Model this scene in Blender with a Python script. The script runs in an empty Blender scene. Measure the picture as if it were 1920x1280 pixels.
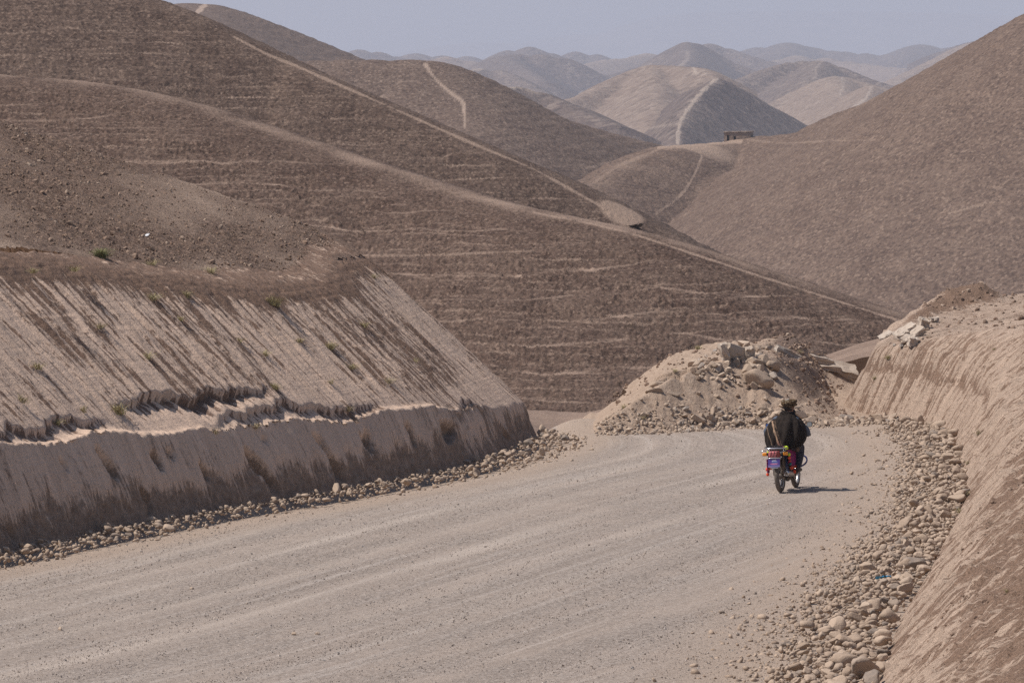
import bpy, bmesh, math, random
import numpy as np
from mathutils import Vector, Matrix
R = math.radians
rng = np.random.default_rng(11)
random.seed(7)
S = bpy.context.scene
COL = S.collection

# ------------------------------------------------------------------ camera
F = 10667.0            # focal length in photo pixels (200 mm on a 36 mm frame)
HC = 8.0               # camera height above the road
PITCH = math.atan(520.0 / F)
cd = bpy.data.cameras.new('camera'); cam = bpy.data.objects.new('camera', cd); COL.objects.link(cam)
cd.sensor_width = 36.0; cd.lens = 36.0 * F / 1920.0
cd.clip_start = 1.0; cd.clip_end = 80000.0
cam.location = (0, 0, HC); cam.rotation_euler = (math.pi / 2 - PITCH, 0, 0)
S.camera = cam

# ------------------------------------------------------------------ sky, sun, exposure
SUN_EL = 56.0
w = bpy.data.worlds.new('World'); S.world = w; w.use_nodes = True
nt = w.node_tree; bg = nt.nodes['Background']
sky = nt.nodes.new('ShaderNodeTexSky'); sky.sky_type = 'NISHITA'; sky.sun_disc = False
sky.sun_elevation = R(SUN_EL); sky.sun_rotation = R(-90)
sky.altitude = 900; sky.dust_density = 2.0; sky.air_density = 1.0
nt.links.new(sky.outputs[0], bg.inputs[0]); bg.inputs[1].default_value = 0.072
sl = bpy.data.lights.new('sun', 'SUN'); sl.energy = 3.75; sl.angle = R(0.53); sl.color = (1.0, 0.94, 0.87)
so = bpy.data.objects.new('sun', sl); COL.objects.link(so)
sd = Vector((math.cos(R(SUN_EL)), 0.03, -math.sin(R(SUN_EL))))
so.rotation_euler = sd.to_track_quat('-Z', 'Y').to_euler()
S.view_settings.view_transform = 'Standard'; S.view_settings.look = 'None'
S.view_settings.exposure = 0.33; S.view_settings.gamma = 1.0; S.view_settings.use_curve_mapping = False
S.render.engine = 'CYCLES'
cy = S.cycles
cy.max_bounces = 5; cy.diffuse_bounces = 2; cy.glossy_bounces = 2; cy.volume_bounces = 1; cy.transmission_bounces = 2
cy.use_denoising = False
HAZE_DENSITY = 9.2e-5
HAZE_COLOR = (0.64, 0.70, 0.84)

# ------------------------------------------------------------------ helpers
def ray(px, py):
    v = (640.0 - py) / F; c, s = math.cos(PITCH), math.sin(PITCH)
    return (px - 960.0) / F, c + v * s, v * c - s
def at(px, py, D):
    a, b, c = ray(px, py); k = D / b
    return np.array((a * k, D, HC + c * k))
def onroad(px, py, z=0.0):
    a, b, c = ray(px, py); k = (z - HC) / c
    return np.array((a * k, b * k, z))

_prm = np.random.default_rng(5).permutation(256).astype(np.int32); _prm = np.concatenate([_prm, _prm])
_ang = np.random.default_rng(6).random(256) * 2 * np.pi
_gx, _gy = np.cos(_ang).astype(np.float32), np.sin(_ang).astype(np.float32)
def pn(x, y, seed=0):
    x = np.asarray(x, np.float64) + seed * 37.17; y = np.asarray(y, np.float64) - seed * 91.7
    xi = np.floor(x).astype(np.int64); yi = np.floor(y).astype(np.int64)
    xf = (x - xi).astype(np.float32); yf = (y - yi).astype(np.float32)
    xi &= 255; yi &= 255
    u = xf * xf * xf * (xf * (xf * 6 - 15) + 10); v = yf * yf * yf * (yf * (yf * 6 - 15) + 10)
    def g(ix, iy, dx, dy):
        h = _prm[_prm[ix & 255] + (iy & 255)]
        return _gx[h] * dx + _gy[h] * dy
    n00 = g(xi, yi, xf, yf); n10 = g(xi + 1, yi, xf - 1, yf)
    n01 = g(xi, yi + 1, xf, yf - 1); n11 = g(xi + 1, yi + 1, xf - 1, yf - 1)
    a = n00 + u * (n10 - n00); b = n01 + u * (n11 - n01)
    return (a + v * (b - a)) * 1.5
def fbm(x, y, o=4, seed=0, gain=0.5):
    r = 0; a = 1.0; t = 0
    for i in range(o):
        r = r + a * pn(x * 2 ** i, y * 2 ** i, seed + i * 3); t += a; a *= gain
    return r / t
def billow(x, y, o=3, seed=0):
    r = 0; a = 1.0; t = 0
    for i in range(o):
        r = r + a * np.abs(pn(x * 2 ** i, y * 2 ** i, seed + i * 3)); t += a; a *= 0.55
    return r / t
def ss(a, b, x):
    t = np.clip((x - a) / (b - a), 0, 1); return t * t * (3 - 2 * t)
def smin(a, b, k):
    h = np.clip(0.5 + 0.5 * (b - a) / k, 0, 1); return b + (a - b) * h - k * h * (1 - h)
def smax(a, b, k): return -smin(-a, -b, k)

def tag(o, label=None, cat=None, group=None, kind=None):
    if label: o['label'] = label
    if cat: o['category'] = cat
    if group: o['group'] = group
    if kind: o['kind'] = kind
    return o
def link(name, me, mat=None, parent=None, smooth=True):
    if mat is not None and len(me.materials) == 0: me.materials.append(mat)
    o = bpy.data.objects.new(name, me); COL.objects.link(o)
    if parent: o.parent = parent
    return o
def empty(name, loc=(0, 0, 0), rot=(0, 0, 0)):
    o = bpy.data.objects.new(name, None); COL.objects.link(o); o.location = loc; o.rotation_euler = rot
    o.empty_display_size = 0.2; return o
def tomesh(name, V, Fc, smooth=True, attrs=None):
    """V (n,3); Fc (m,k) int array (k=3 or 4)"""
    me = bpy.data.meshes.new(name)
    n = len(V); m, k = Fc.shape
    me.vertices.add(n); me.vertices.foreach_set('co', np.ascontiguousarray(V, np.float32).ravel())
    me.loops.add(m * k); me.loops.foreach_set('vertex_index', np.ascontiguousarray(Fc, np.int32).ravel())
    me.polygons.add(m); me.polygons.foreach_set('loop_start', np.arange(0, m * k, k, dtype=np.int32))
    me.polygons.foreach_set('loop_total', np.full(m, k, np.int32))
    me.polygons.foreach_set('use_smooth', np.full(m, smooth, bool))
    for nm, a in (attrs or {}).items():
        a = np.asarray(a, np.float32)
        if a.ndim == 1:
            t = me.attributes.new(nm, 'FLOAT', 'POINT'); t.data.foreach_set('value', a)
        else:
            t = me.attributes.new(nm, 'FLOAT_VECTOR', 'POINT'); t.data.foreach_set('vector', a.ravel())
    me.update(calc_edges=True)
    return me
def gridmesh(name, X, Y, Z, attrs=None, mask=None, smooth=True):
    h, w_ = X.shape
    V = np.stack([X, Y, Z], -1).reshape(-1, 3)
    i = np.arange(h * w_).reshape(h, w_)
    q = np.stack([i[:-1, :-1], i[:-1, 1:], i[1:, 1:], i[1:, :-1]], -1)
    if mask is not None: q = q[mask[:-1, :-1] & mask[1:, 1:] & mask[:-1, 1:] & mask[1:, :-1]]
    q = q.reshape(-1, 4)
    used = np.unique(q); remap = np.full(h * w_, -1, np.int64); remap[used] = np.arange(len(used))
    at_ = {k: (np.asarray(a).reshape(h * w_, -1)[used] if np.asarray(a).ndim == 3 else np.asarray(a).ravel()[used]) for k, a in (attrs or {}).items()}
    return tomesh(name, V[used], remap[q], smooth, at_)

def spline(P, step):
    """resample a polyline as Catmull-Rom at an even step"""
    P = np.array(P, float); Q = np.vstack([2 * P[0] - P[1], P, 2 * P[-1] - P[-2]]); out = []
    for i in range(1, len(Q) - 2):
        n = max(2, int(np.linalg.norm(Q[i + 1] - Q[i]) / step * 4)); t = np.linspace(0, 1, n, endpoint=False)[:, None]
        p0, p1, p2, p3 = Q[i - 1], Q[i], Q[i + 1], Q[i + 2]
        out.append(0.5 * (2 * p1 + (p2 - p0) * t + (2 * p0 - 5 * p1 + 4 * p2 - p3) * t ** 2 + (3 * p1 - p0 - 3 * p2 + p3) * t ** 3))
    out.append(P[-1:]); out = np.vstack(out)
    d = np.concatenate([[0], np.cumsum(np.linalg.norm(np.diff(out, axis=0), axis=1))])
    s = np.arange(0, d[-1], step)
    return np.stack([np.interp(s, d, out[:, k]) for k in range(P.shape[1])], -1), s
def curve_dist(X, Y, C, s):
    """signed distance (positive on the left of the curve direction) and s of the nearest point"""
    P = np.stack([X.ravel(), Y.ravel()], -1).astype(np.float32); C = C.astype(np.float32)
    T = np.gradient(C, axis=0); T /= np.linalg.norm(T, axis=1, keepdims=True)
    D = np.empty(len(P)); SS = np.empty(len(P))
    for a in range(0, len(P), 20000):
        p = P[a:a + 20000]
        d2 = ((p[:, None, :] - C[None]) ** 2).sum(-1); j = d2.argmin(1)
        v = p - C[j]; t = T[j]
        al = (v * t).sum(1); al = np.clip(al, -(s[1] - s[0]), s[1] - s[0])
        cr = t[:, 0] * v[:, 1] - t[:, 1] * v[:, 0]
        r2 = np.sqrt(np.maximum((v * v).sum(1) - al * al, 0))
        D[a:a + 20000] = np.sign(cr) * r2; SS[a:a + 20000] = s[j] + al
    return D.reshape(X.shape), SS.reshape(X.shape)

# ------------------------------------------------------------------ materials
class NB:
    def __init__(s, name, rough=0.9):
        s.m = bpy.data.materials.new(name); s.m.use_nodes = True; s.t = s.m.node_tree
        s.b = s.t.nodes['Principled BSDF']; s.b.inputs['Roughness'].default_value = rough
        s.b.inputs['Specular IOR Level'].default_value = 0.2
    def n(s, ty, **kw):
        x = s.t.nodes.new(ty)
        for k, v in kw.items(): setattr(x, k, v)
        return x
    def l(s, a, b): s.t.links.new(a, b)
    def val(s, x, sock):
        if hasattr(x, 'links') or hasattr(x, 'is_output'): s.l(x, sock)
        else: sock.default_value = x
    def coord(s, scale=(1, 1, 1), attr=None):
        m = s.n('ShaderNodeMapping'); m.inputs['Scale'].default_value = scale
        if attr: s.l(s.n('ShaderNodeAttribute', attribute_name=attr).outputs['Vector'], m.inputs[0])
        else: s.l(s.n('ShaderNodeNewGeometry').outputs['Position'], m.inputs[0])
        return m.outputs[0]
    def noise(s, scale, detail=4, rough=0.55, vec=None, dist=0.0):
        x = s.n('ShaderNodeTexNoise'); x.inputs['Scale'].default_value = scale; x.inputs['Detail'].default_value = detail
        x.inputs['Roughness'].default_value = rough; x.inputs['Distortion'].default_value = dist
        s.l(vec if vec is not None else s.coord(), x.inputs['Vector']); return x.outputs[0]
    def voro(s, scale, vec=None, feat='F1', out='Distance'):
        x = s.n('ShaderNodeTexVoronoi', feature=feat); x.inputs['Scale'].default_value = scale
        s.l(vec if vec is not None else s.coord(), x.inputs['Vector']); return x.outputs[out]
    def ramp(s, fac, a, b, lo=0.0, hi=1.0):
        x = s.n('ShaderNodeMapRange'); s.val(fac, x.inputs[0])
        x.inputs[1].default_value = a; x.inputs[2].default_value = b; x.inputs[3].default_value = lo; x.inputs[4].default_value = hi
        return x.outputs[0]
    def mix(s, fac, a, b):
        x = s.n('ShaderNodeMix', data_type='RGBA')
        s.val(fac, x.inputs[0])
        for v, k in ((a, 6), (b, 7)):
            if isinstance(v, tuple): x.inputs[k].default_value = (*v, 1)
            else: s.l(v, x.inputs[k])
        return x.outputs[2]
    def math(s, op, a, b=0.0):
        x = s.n('ShaderNodeMath', operation=op); s.val(a, x.inputs[0]); s.val(b, x.inputs[1]); return x.outputs[0]
    def attr(s, name): return s.n('ShaderNodeAttribute', attribute_name=name).outputs['Fac']
    def bump(s, h, dist, strength=1.0, prev=None):
        x = s.n('ShaderNodeBump'); x.inputs['Distance'].default_value = dist; x.inputs['Strength'].default_value = strength
        s.l(h, x.inputs['Height'])
        if prev is not None: s.l(prev, x.inputs['Normal'])
        return x.outputs[0]
    def done(s, col, nrm=None):
        s.val(col if not isinstance(col, tuple) else (*col, 1), s.b.inputs['Base Color'])
        if nrm is not None: s.l(nrm, s.b.inputs['Normal'])
        return s.m
def plain(name, col, rough=0.5, metal=0.0, var=0.0, bump=None, spec=0.4, emit=None):
    b = NB(name, rough); b.b.inputs['Metallic'].default_value = metal; b.b.inputs['Specular IOR Level'].default_value = spec
    c = b.mix(b.ramp(b.noise(25, 4), 0.35, 0.65), tuple(x * (1 - var) for x in col), tuple(min(1, x * (1 + var)) for x in col))
    c = b.mix(b.ramp(b.noise(60, 5), 0.5, 0.75, 0, 0.35), c, (0.30, 0.235, 0.185))   # road dust
    return b.done(c, b.bump(b.noise(*bump[:1]), bump[1]) if bump else None)

TAN = (0.43, 0.335, 0.262)      # dry loess
PALE = (0.52, 0.425, 0.345)
BROWN = (0.115, 0.079, 0.060)   # turned soil
SOIL = (0.165, 0.118, 0.091)

def mat_hill(name, dark, mid, light, k, bmp):
    """k: size in metres of the clods"""
    b = NB(name, 0.95)
    n1 = b.noise(1.0 / k, 6, 0.65); n2 = b.noise(0.12 / k, 4); n3 = b.noise(3.1 / k, 3, 0.6)
    c = b.mix(b.ramp(n1, 0.38, 0.62), dark, mid)
    c = b.mix(b.ramp(n2, 0.35, 0.75, 0.0, 0.22), c, light)
    c = b.mix(b.ramp(b.voro(0.9 / k), 0.14, 0.05, 0.0, 0.22), c, light)
    vc = b.voro(1.7 / k, out='Color'); c = b.mix(b.ramp(vc, 0.70, 0.9, 0.0, 0.42), c, light); c = b.mix(b.ramp(vc, 0.40, 0.12, 0.0, 0.6), c, tuple(x * 0.6 for x in dark))
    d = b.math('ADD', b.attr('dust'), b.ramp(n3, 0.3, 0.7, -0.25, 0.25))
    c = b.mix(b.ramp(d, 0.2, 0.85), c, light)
    nr = b.bump(n1, bmp); nr = b.bump(n3, bmp * 0.35, 1.0, nr)
    return b.done(c, nr)

# ------------------------------------------------------------------ base curves of the cut banks (x, y) on the road
LB = [(-30, 34), (-20, 61), (-12.4, 81), (-8.29, 92.1), (-6.8, 96.4), (-5.29, 100.7), (-3.31, 105.3), (-0.985, 111.8), (-0.16, 116.0), (0.49, 120.2),
      (0.55, 122.3), (-0.2, 124.9), (-2.0, 127.0), (-5, 128.6), (-10, 130.0), (-18, 131.4), (-30, 133)]
RB = [(-11, -14), (-6.5, 8), (-1.2, 30), (2.1, 50), (3.4, 61), (4.78, 73.8), (5.56, 81.3), (6.62, 89.9), (7.68, 98.9), (8.42, 105.6), (8.80, 111), (9.15, 116.9), (9.5, 122.0),
      (9.35, 125.3), (8.75, 127.0), (7.95, 128.4), (7.55, 129.6), (7.6, 131.5), (8.0, 134.5), (8.8, 139), (10.5, 146)]
LC, Ls = spline(LB, 0.05)
RC, Rs = spline(RB, 0.2)

def z_field_left(x, y):
    z = 4.1 - 0.34 * (x + 9) + 0.076 * (y - 101) + 0.34
    z = z - 0.012 * np.maximum(y - 121, 0) ** 2 - 0.10 * np.maximum(y - 128, 0)
    z = np.where(x < -13, z - 0.0 * x, z)
    z = smin(z, 9.5 + 0 * z, 2.0)
    return z + 0.10 * fbm(x * 0.25, y * 0.25, 3, 4)
def z_field_right(x, y):
    z = 1.95 + 0.17 * (x - 10.0) - 0.004 * np.abs(y - 132) + 0.05 * np.clip(100 - y, 0, 30) * 0.6
    z = z + 0.08 * ss(9.5, 13.5, x)
    z = z - 0.02 * np.maximum(y - 138, 0) ** 2
    z = smax(z, 6.55 - 0.093 * np.maximum(y, 0), 0.4) 
    heap = 0.62 * np.exp(-(((x - 10.35) / 0.85) ** 2 + ((y - 136.5) / 1.6) ** 2)) + 0.34 * np.exp(-(((x - 11.3) / 0.5) ** 2 + ((y - 136.8) / 1.4) ** 2)) \
        + 0.42 * np.exp(-(((x - 9.25) / 0.7) ** 2 + ((y - 134.6) / 1.5) ** 2))
    return z + heap + 0.06 * fbm(x * 0.4, y * 0.4, 3, 9), heap

# ------------------------------------------------------------------ ground sheet to the horizon
def build_ground():
    b = NB('valley_floor', 0.95)
    c = b.mix(b.ramp(b.noise(0.006, 5), 0.35, 0.65), (0.20, 0.15, 0.12), (0.36, 0.28, 0.22))
    m = b.done(c, b.bump(b.noise(0.2, 4), 0.6))
    r = np.concatenate([[0, 60, 120, 180, 250, 350], np.geomspace(450, 60000, 70)]); a = np.linspace(0, 2 * np.pi, 181)
    Rr, A = np.meshgrid(r, a, indexing='ij'); X = Rr * np.sin(A); Y = Rr * np.cos(A)
    Z = -70 + 45 * ss(2600, 7500, Y) + 6 * fbm(X / 900, Y / 900, 3, 3)
    Z = np.where(Y < 300, np.minimum(Z, -40), Z)
    o = link('ground', gridmesh('ground', X, Y, Z), m); tag(o, 'pale dusty valley floor far below the hills', kind='structure')
build_ground()

# ------------------------------------------------------------------ hills
def hill(ridges, slope, pxr, Dr, res, mat, label, floor=-80.0, r0=4.0, amp=1.0, wl=20.0, trails=(), dust=0.0, crest=0.0, name='hill', detail=None, hook=None, crest_w=None, rstep=None, follow=None, apron=0):
    """a hill as a height field: the envelope of slopes falling off both sides of its ridge lines"""
    cols = int((pxr[1] - pxr[0]) / res[0]) + 1
    px = np.linspace(pxr[0], pxr[1], cols)
    P0 = np.array(ridges[0], float); P0 = P0[np.argsort(P0[:, 0])]
    Dc = np.interp(px, P0[:, 0], P0[:, 2]) if follow else np.zeros(cols)
    if follow:                      # rows: dense on the face, sparse behind the crest
        fr, bk_, nf = follow
        v = np.concatenate([np.linspace(-fr, 0, nf, endpoint=False), np.linspace(0, bk_ ** .5, 36) ** 2])
        if apron: v = np.concatenate([np.linspace(-fr - apron, -fr, 50, endpoint=False), v])
        DD = Dc[None, :] + v[:, None]; PX = np.broadcast_to(px[None, :], DD.shape).copy()
    else:
        D = np.linspace(Dr[0], Dr[1], res[1])
        DD, PX = np.meshgrid(D, px, indexing='ij')
    X = (PX - 960) / F * DD; Y = DD
    Z = np.full(X.shape, -1e4, np.float32); near = np.full(X.shape, 1e6, np.float32)
    wx = wl * 0.25 * fbm(X / wl, Y / wl, 3, 1); wy = wl * 0.25 * fbm(X / wl, Y / wl, 3, 2)
    for rd in ridges:
        sl_ = slope
        if isinstance(rd, dict): sl_ = rd['slope']; rd = rd['pts']
        P = np.array([at(*p) for p in rd]); C, s = spline(P, rstep or max(r0 * 0.8, (np.linalg.norm(P[-1] - P[0])) / 160))
        zz = np.full(X.shape, -1e4, np.float32); nn = np.full(X.shape, 1e6, np.float32)
        Xf = X.astype(np.float32); Yf = Y.astype(np.float32)
        for c in C:
            d = np.sqrt((Xf - c[0]) ** 2 + (Yf - c[1]) ** 2)
            dd = np.sqrt(d * d + r0 * r0) - r0
            np.maximum(zz, c[2] - sl_ * dd, out=zz); np.minimum(nn, d, out=nn)
        Z = smax(Z, zz, r0 * 0.3) if Z.max() > -9e3 else zz
        np.minimum(near, nn, out=near)
    fall = ss(0, r0 * 4, near)
    Z = Z + amp * fbm(X / wl, Y / wl, 5, 8) * fall
    du = np.zeros(X.shape) + dust
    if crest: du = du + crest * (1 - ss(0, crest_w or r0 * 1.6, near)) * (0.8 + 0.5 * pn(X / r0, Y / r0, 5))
    if detail is not None: Z, du = detail(X, Y, Z, du, near)
    if hook is not None: Z, du = hook(X, Y, Z, du, near)
    # trails: measured where the surface appears from the road, then carried by the ground itself
    tm = np.zeros(X.shape)
    if trails:
        PY = 120 + (HC - Z) / Y * F
        for tr, wd, st in trails:
            T = np.array(tr, float); L, _ = spline(T, 3.0)
            dmin = np.full(X.shape, 1e6, np.float32)
            bb = (PX > T[:, 0].min() - 30) & (PX < T[:, 0].max() + 30)
            pxx = PX[bb].astype(np.float32); pyy = PY[bb].astype(np.float32); dm = np.full(pxx.shape, 1e6, np.float32)
            for q in L: np.minimum(dm, (pxx - q[0]) ** 2 + ((pyy - q[1])) ** 2, out=dm)
            dmin[bb] = np.sqrt(dm)
            tm = np.maximum(tm, st * (1 - ss(wd * 0.4, wd * 1.3, dmin + wd * 0.5 * pn(X / wl * 8, Y / wl * 8, 3))))
    du = np.clip(np.maximum(du, tm), 0, 1.3)
    keep = Z > floor
    if apron: keep = keep & (Y > 127) & ((X < 1.9) | (Y > 146))
    tq = tm > 0.55
    att = {'dust': du}
    o = None
    if tq.any():
        full = keep
        tri = tq[:-1, :-1] & tq[1:, 1:]
        me = gridmesh2(name, X, Y, Z, att, full, ~tri); o = link(name, me, mat)
        me2 = gridmesh2('path', X, Y, Z, att, full, tri)
        if me2 is not None:
            o2 = link('path', me2, mat); tag(o2, 'worn pale footpath on ' + label, kind='structure')
    else:
        o = link(name, gridmesh(name, X, Y, Z, att, keep), mat)
    tag(o, label, kind='structure')
    return X, Y, Z
def gridmesh2(name, X, Y, Z, attrs, vm, fm):
    h, w_ = X.shape
    i = np.arange(h * w_).reshape(h, w_)
    q = np.stack([i[:-1, :-1], i[:-1, 1:], i[1:, 1:], i[1:, :-1]], -1)
    ok = vm[:-1, :-1] & vm[1:, 1:] & vm[:-1, 1:] & vm[1:, :-1] & fm
    q = q[ok].reshape(-1, 4)
    if len(q) == 0: return None
    used = np.unique(q); remap = np.full(h * w_, -1, np.int64); remap[used] = np.arange(len(used))
    V = np.stack([X, Y, Z], -1).reshape(-1, 3)
    return tomesh(name, V[used], remap[q], True, {k: a.ravel()[used] for k, a in attrs.items()})

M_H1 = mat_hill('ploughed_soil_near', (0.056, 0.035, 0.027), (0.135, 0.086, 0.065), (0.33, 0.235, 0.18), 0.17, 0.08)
M_H2 = mat_hill('ploughed_soil_mid', (0.058, 0.037, 0.029), (0.125, 0.082, 0.062), (0.31, 0.222, 0.17), 0.28, 0.12)
M_HR = mat_hill('grazed_hill_soil', (0.088, 0.056, 0.042), (0.165, 0.110, 0.081), (0.34, 0.245, 0.185), 0.75, 0.30)
M_H3 = mat_hill('hill_soil_far', (0.088, 0.057, 0.044), (0.150, 0.102, 0.077), (0.36, 0.265, 0.205), 0.75, 0.28)
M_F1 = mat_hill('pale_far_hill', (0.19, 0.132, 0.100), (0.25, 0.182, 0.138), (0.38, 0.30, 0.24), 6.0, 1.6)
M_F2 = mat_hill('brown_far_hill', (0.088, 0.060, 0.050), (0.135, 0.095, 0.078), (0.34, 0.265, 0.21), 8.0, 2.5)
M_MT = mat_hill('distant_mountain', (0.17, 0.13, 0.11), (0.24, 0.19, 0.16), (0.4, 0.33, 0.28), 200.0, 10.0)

def terr(h, cl, freq, amp_c, fade=None, lines=0.6, h2=None):
    """clods and the level tracks (terracettes) that cattle tread into a slope"""
    def f(X, Y, Z, du, near):
        base = Z.copy()
        c = billow(X / cl, Y / cl, 3, 21) - 0.35
        big = fbm(X / (cl * 7), Y / (cl * 7), 3, 31)
        t = base / h + 0.9 * fbm(X / (h * 12), Y / (h * 12), 4, 41) + 0.12 * pn(X / (h * 2.5), Y / (h * 2.5), 42)
        ph = t - np.floor(t)
        step = ss(0.0, 0.75, ph)
        msk = ss(-0.55, 0.05, pn(X / (h * 14), np.floor(t) * 7.3 + 0.5, 51) + 0.1)
        edge = (np.exp(-((ph - 0.06) / 0.055) ** 2) + np.exp(-((ph - 1.06) / 0.055) ** 2)) * (0.75 + 0.8 * fbm(X / (h * 3), base / h, 2, 43))
        away = ss(0, 1.0, near / (h * 6))
        Z = Z + h * 0.26 * (step - ph) * msk * away
        hm = h2 or h * 0.37                              # finer tracks between the main ones
        tm_ = base / hm + 1.1 * fbm(X / (h * 9), Y / (h * 9), 3, 45); pm = tm_ - np.floor(tm_)
        mm = ss(-0.45, 0.1, pn(X / (h * 6), np.floor(tm_) * 3.7, 52)) * away
        em = np.exp(-((pm - 0.12) / 0.10) ** 2)
        Z = Z + hm * 0.22 * (ss(0, .75, pm) - pm) * mm; du = du + 0.85 * lines * em * mm
        Z = Z + amp_c * c * (0.55 + 0.8 * ss(-0.3, 0.3, big)) * (0.25 + 0.75 * away) * (1 - 0.75 * np.clip(edge * msk, 0, 1))
        # diagonal tread marks crossing between the level tracks
        dg = pn(X / (h * 1.4) + base / (h * 0.5), base / (h * 1.6) - X / (h * 9), 61)
        du = du + lines * edge * msk * away + 0.35 * lines * ss(0.30, 0.6, dg) * away * msk - 0.12 * ss(-0.1, 0.5, big)
        return Z, du
    return f

# near hill behind the bend
def h1_hook(X, Y, Z, du, near):
    G = -1.9 - 0.0475 * (Y - 160) + 0.27 * smax(X - 2.6, 0 * X, 1.0) * ss(192, 160, Y) - 1.2 * ss(165, 195, Y) + 0.30 * fbm(X * 0.16, Y * 0.11, 4, 77)
    G = G - 0.5 * np.exp(-((X - 1.9) / 1.3) ** 2 - ((Y - 150) / 14) ** 2)
    G = G + 0.05 * billow(X * 1.3, Y * 0.9, 3, 6)
    k = ss(-0.2, 1.1, G - Z + 0.55)
    k = np.clip(k + 0.25 * fbm(X * 0.5, Y * 0.3, 3, 12) * (k > 0.02) * (k < 0.98), 0, 1)
    Zn = smax(Z, G, 0.5)
    return Zn, np.maximum(du * (1 - 0.4 * k), 0.80 * k * (0.8 + 0.35 * fbm(X * 0.7, Y * 0.35, 3, 14)))
R1 = [(-420, 118, 240), (-200, 124, 239), (0, 141, 238), (150, 153, 237), (300, 183, 235), (500, 247, 232), (700, 313, 229), (900, 373, 225), (1000, 395, 223), (1140, 425, 221),
      (1250, 458, 220), (1400, 508, 219), (1550, 556, 218), (1690, 601, 217), (1800, 640, 216), (2050, 720, 214)]
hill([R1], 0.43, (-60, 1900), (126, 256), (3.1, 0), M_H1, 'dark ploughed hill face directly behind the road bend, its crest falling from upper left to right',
     floor=-9, r0=2.2, amp=0.45, wl=9.0, crest=0.75, crest_w=1.9, detail=terr(0.80, 0.24, 1, 0.25, lines=0.66, h2=0.27), hook=h1_hook, rstep=0.8, follow=(36, 14, 340), apron=78,  # crest: dust and the lit ridge band, both put into the soil colour
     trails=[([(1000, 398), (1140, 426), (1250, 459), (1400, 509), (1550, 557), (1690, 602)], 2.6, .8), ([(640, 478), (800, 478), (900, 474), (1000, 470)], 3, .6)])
# second hill with the path along its falling crest
R2 = [(-420, -150, 360), (-200, -125, 358), (0, -88, 356), (150, -43, 354), (290, 4, 352), (400, 55, 350), (500, 104, 348), (560, 130, 346), (700, 190, 343), (800, 233, 341), (900, 277, 339), (1000, 319, 338), (1090, 367, 336), (1150, 397, 335), (1200, 426, 334), (1300, 500, 332)]
def h2_hook(X, Y, Z, du, near):
    # pale trampled pad at the lower tip
    c = at(1165, 417, 334)
    d = np.sqrt(((X - c[0]) / 1.5) ** 2 + ((Y - c[1]) / 2.2) ** 2)
    return Z, np.maximum(du, 1.15 * (1 - ss(0.6, 1.1, d)))
hill([R2], 0.56, (-60, 1760), (228, 470), (3.3, 0), M_H2, 'second dark hill with horizontal cattle tracks and a pale path down its long crest',
     floor=-45, r0=2.2, amp=1.0, wl=20.0, crest=0.35, detail=terr(0.66, 0.34, 1, 0.24, lines=0.62, h2=0.33), hook=h2_hook, rstep=1.4, follow=(56, 26, 330),
     trails=[([(440, 70), (500, 101), (560, 126), (700, 187), (800, 231), (900, 275), (1000, 317), (1090, 366), (1150, 399), (1190, 420)], 3.0, 0.85),
             ([(1190, 421), (1140, 428), (1080, 420), (1000, 398)], 5, 0.8)])
# third hill with a winding path over its shoulder
R3 = [(300, 175, 1035), (380, 150, 1035), (500, 118, 1038), (600, 113, 1040), (700, 112, 1040), (800, 121, 1040), (850, 150, 1044), (920, 183, 1050), (1000, 212, 1058), (1080, 237, 1066), (1160, 258, 1078), (1200, 268, 1085), (1245, 292, 1092)]
R3b = [(800, 121, 1040), (822, 150, 1032), (850, 172, 1026), (866, 190, 1021), (872, 215, 1013), (874, 245, 1004), (886, 290, 990)]
hill([R3, R3b], 0.58, (430, 1285), (640, 1500), (3.5, 0), M_H3, 'brown hill with a winding pale path over its shoulder, behind the second crest',
     floor=-95, r0=9, amp=2.2, wl=60, crest=0.12, detail=terr(1.3, 1.0, 1, 0.36, lines=0.40), rstep=5, follow=(160, 70, 190),
     trails=[([(798, 122), (810, 140), (826, 158), (850, 178), (866, 190), (870, 205), (871, 240)], 3.8, .9), ([(1100, 315), (1230, 283)], 3, .5)])
R4 = [(150, 60, 1700), (250, 22, 1700), (318, 9, 1700), (350, 7, 1700), (385, 12, 1700), (440, 28, 1720), (500, 55, 1740), (560, 84, 1760), (622, 114, 1780), (720, 150, 1800)]
R4b = [(385, 12, 1700), (372, 22, 1670), (368, 36, 1630), (375, 60, 1580)]
hill([R4, R4b], 0.45, (230, 700), (1480, 1800), (3.0, 160), M_H3, 'brown hilltop peeping over the second crest at upper left',
     floor=-70, r0=9, amp=1.5, wl=60, detail=terr(2.0, 2.2, 1, 0.6, lines=0.2), rstep=8, trails=[([(385, 11), (373, 22), (369, 34)], 5, 1.0)])
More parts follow.
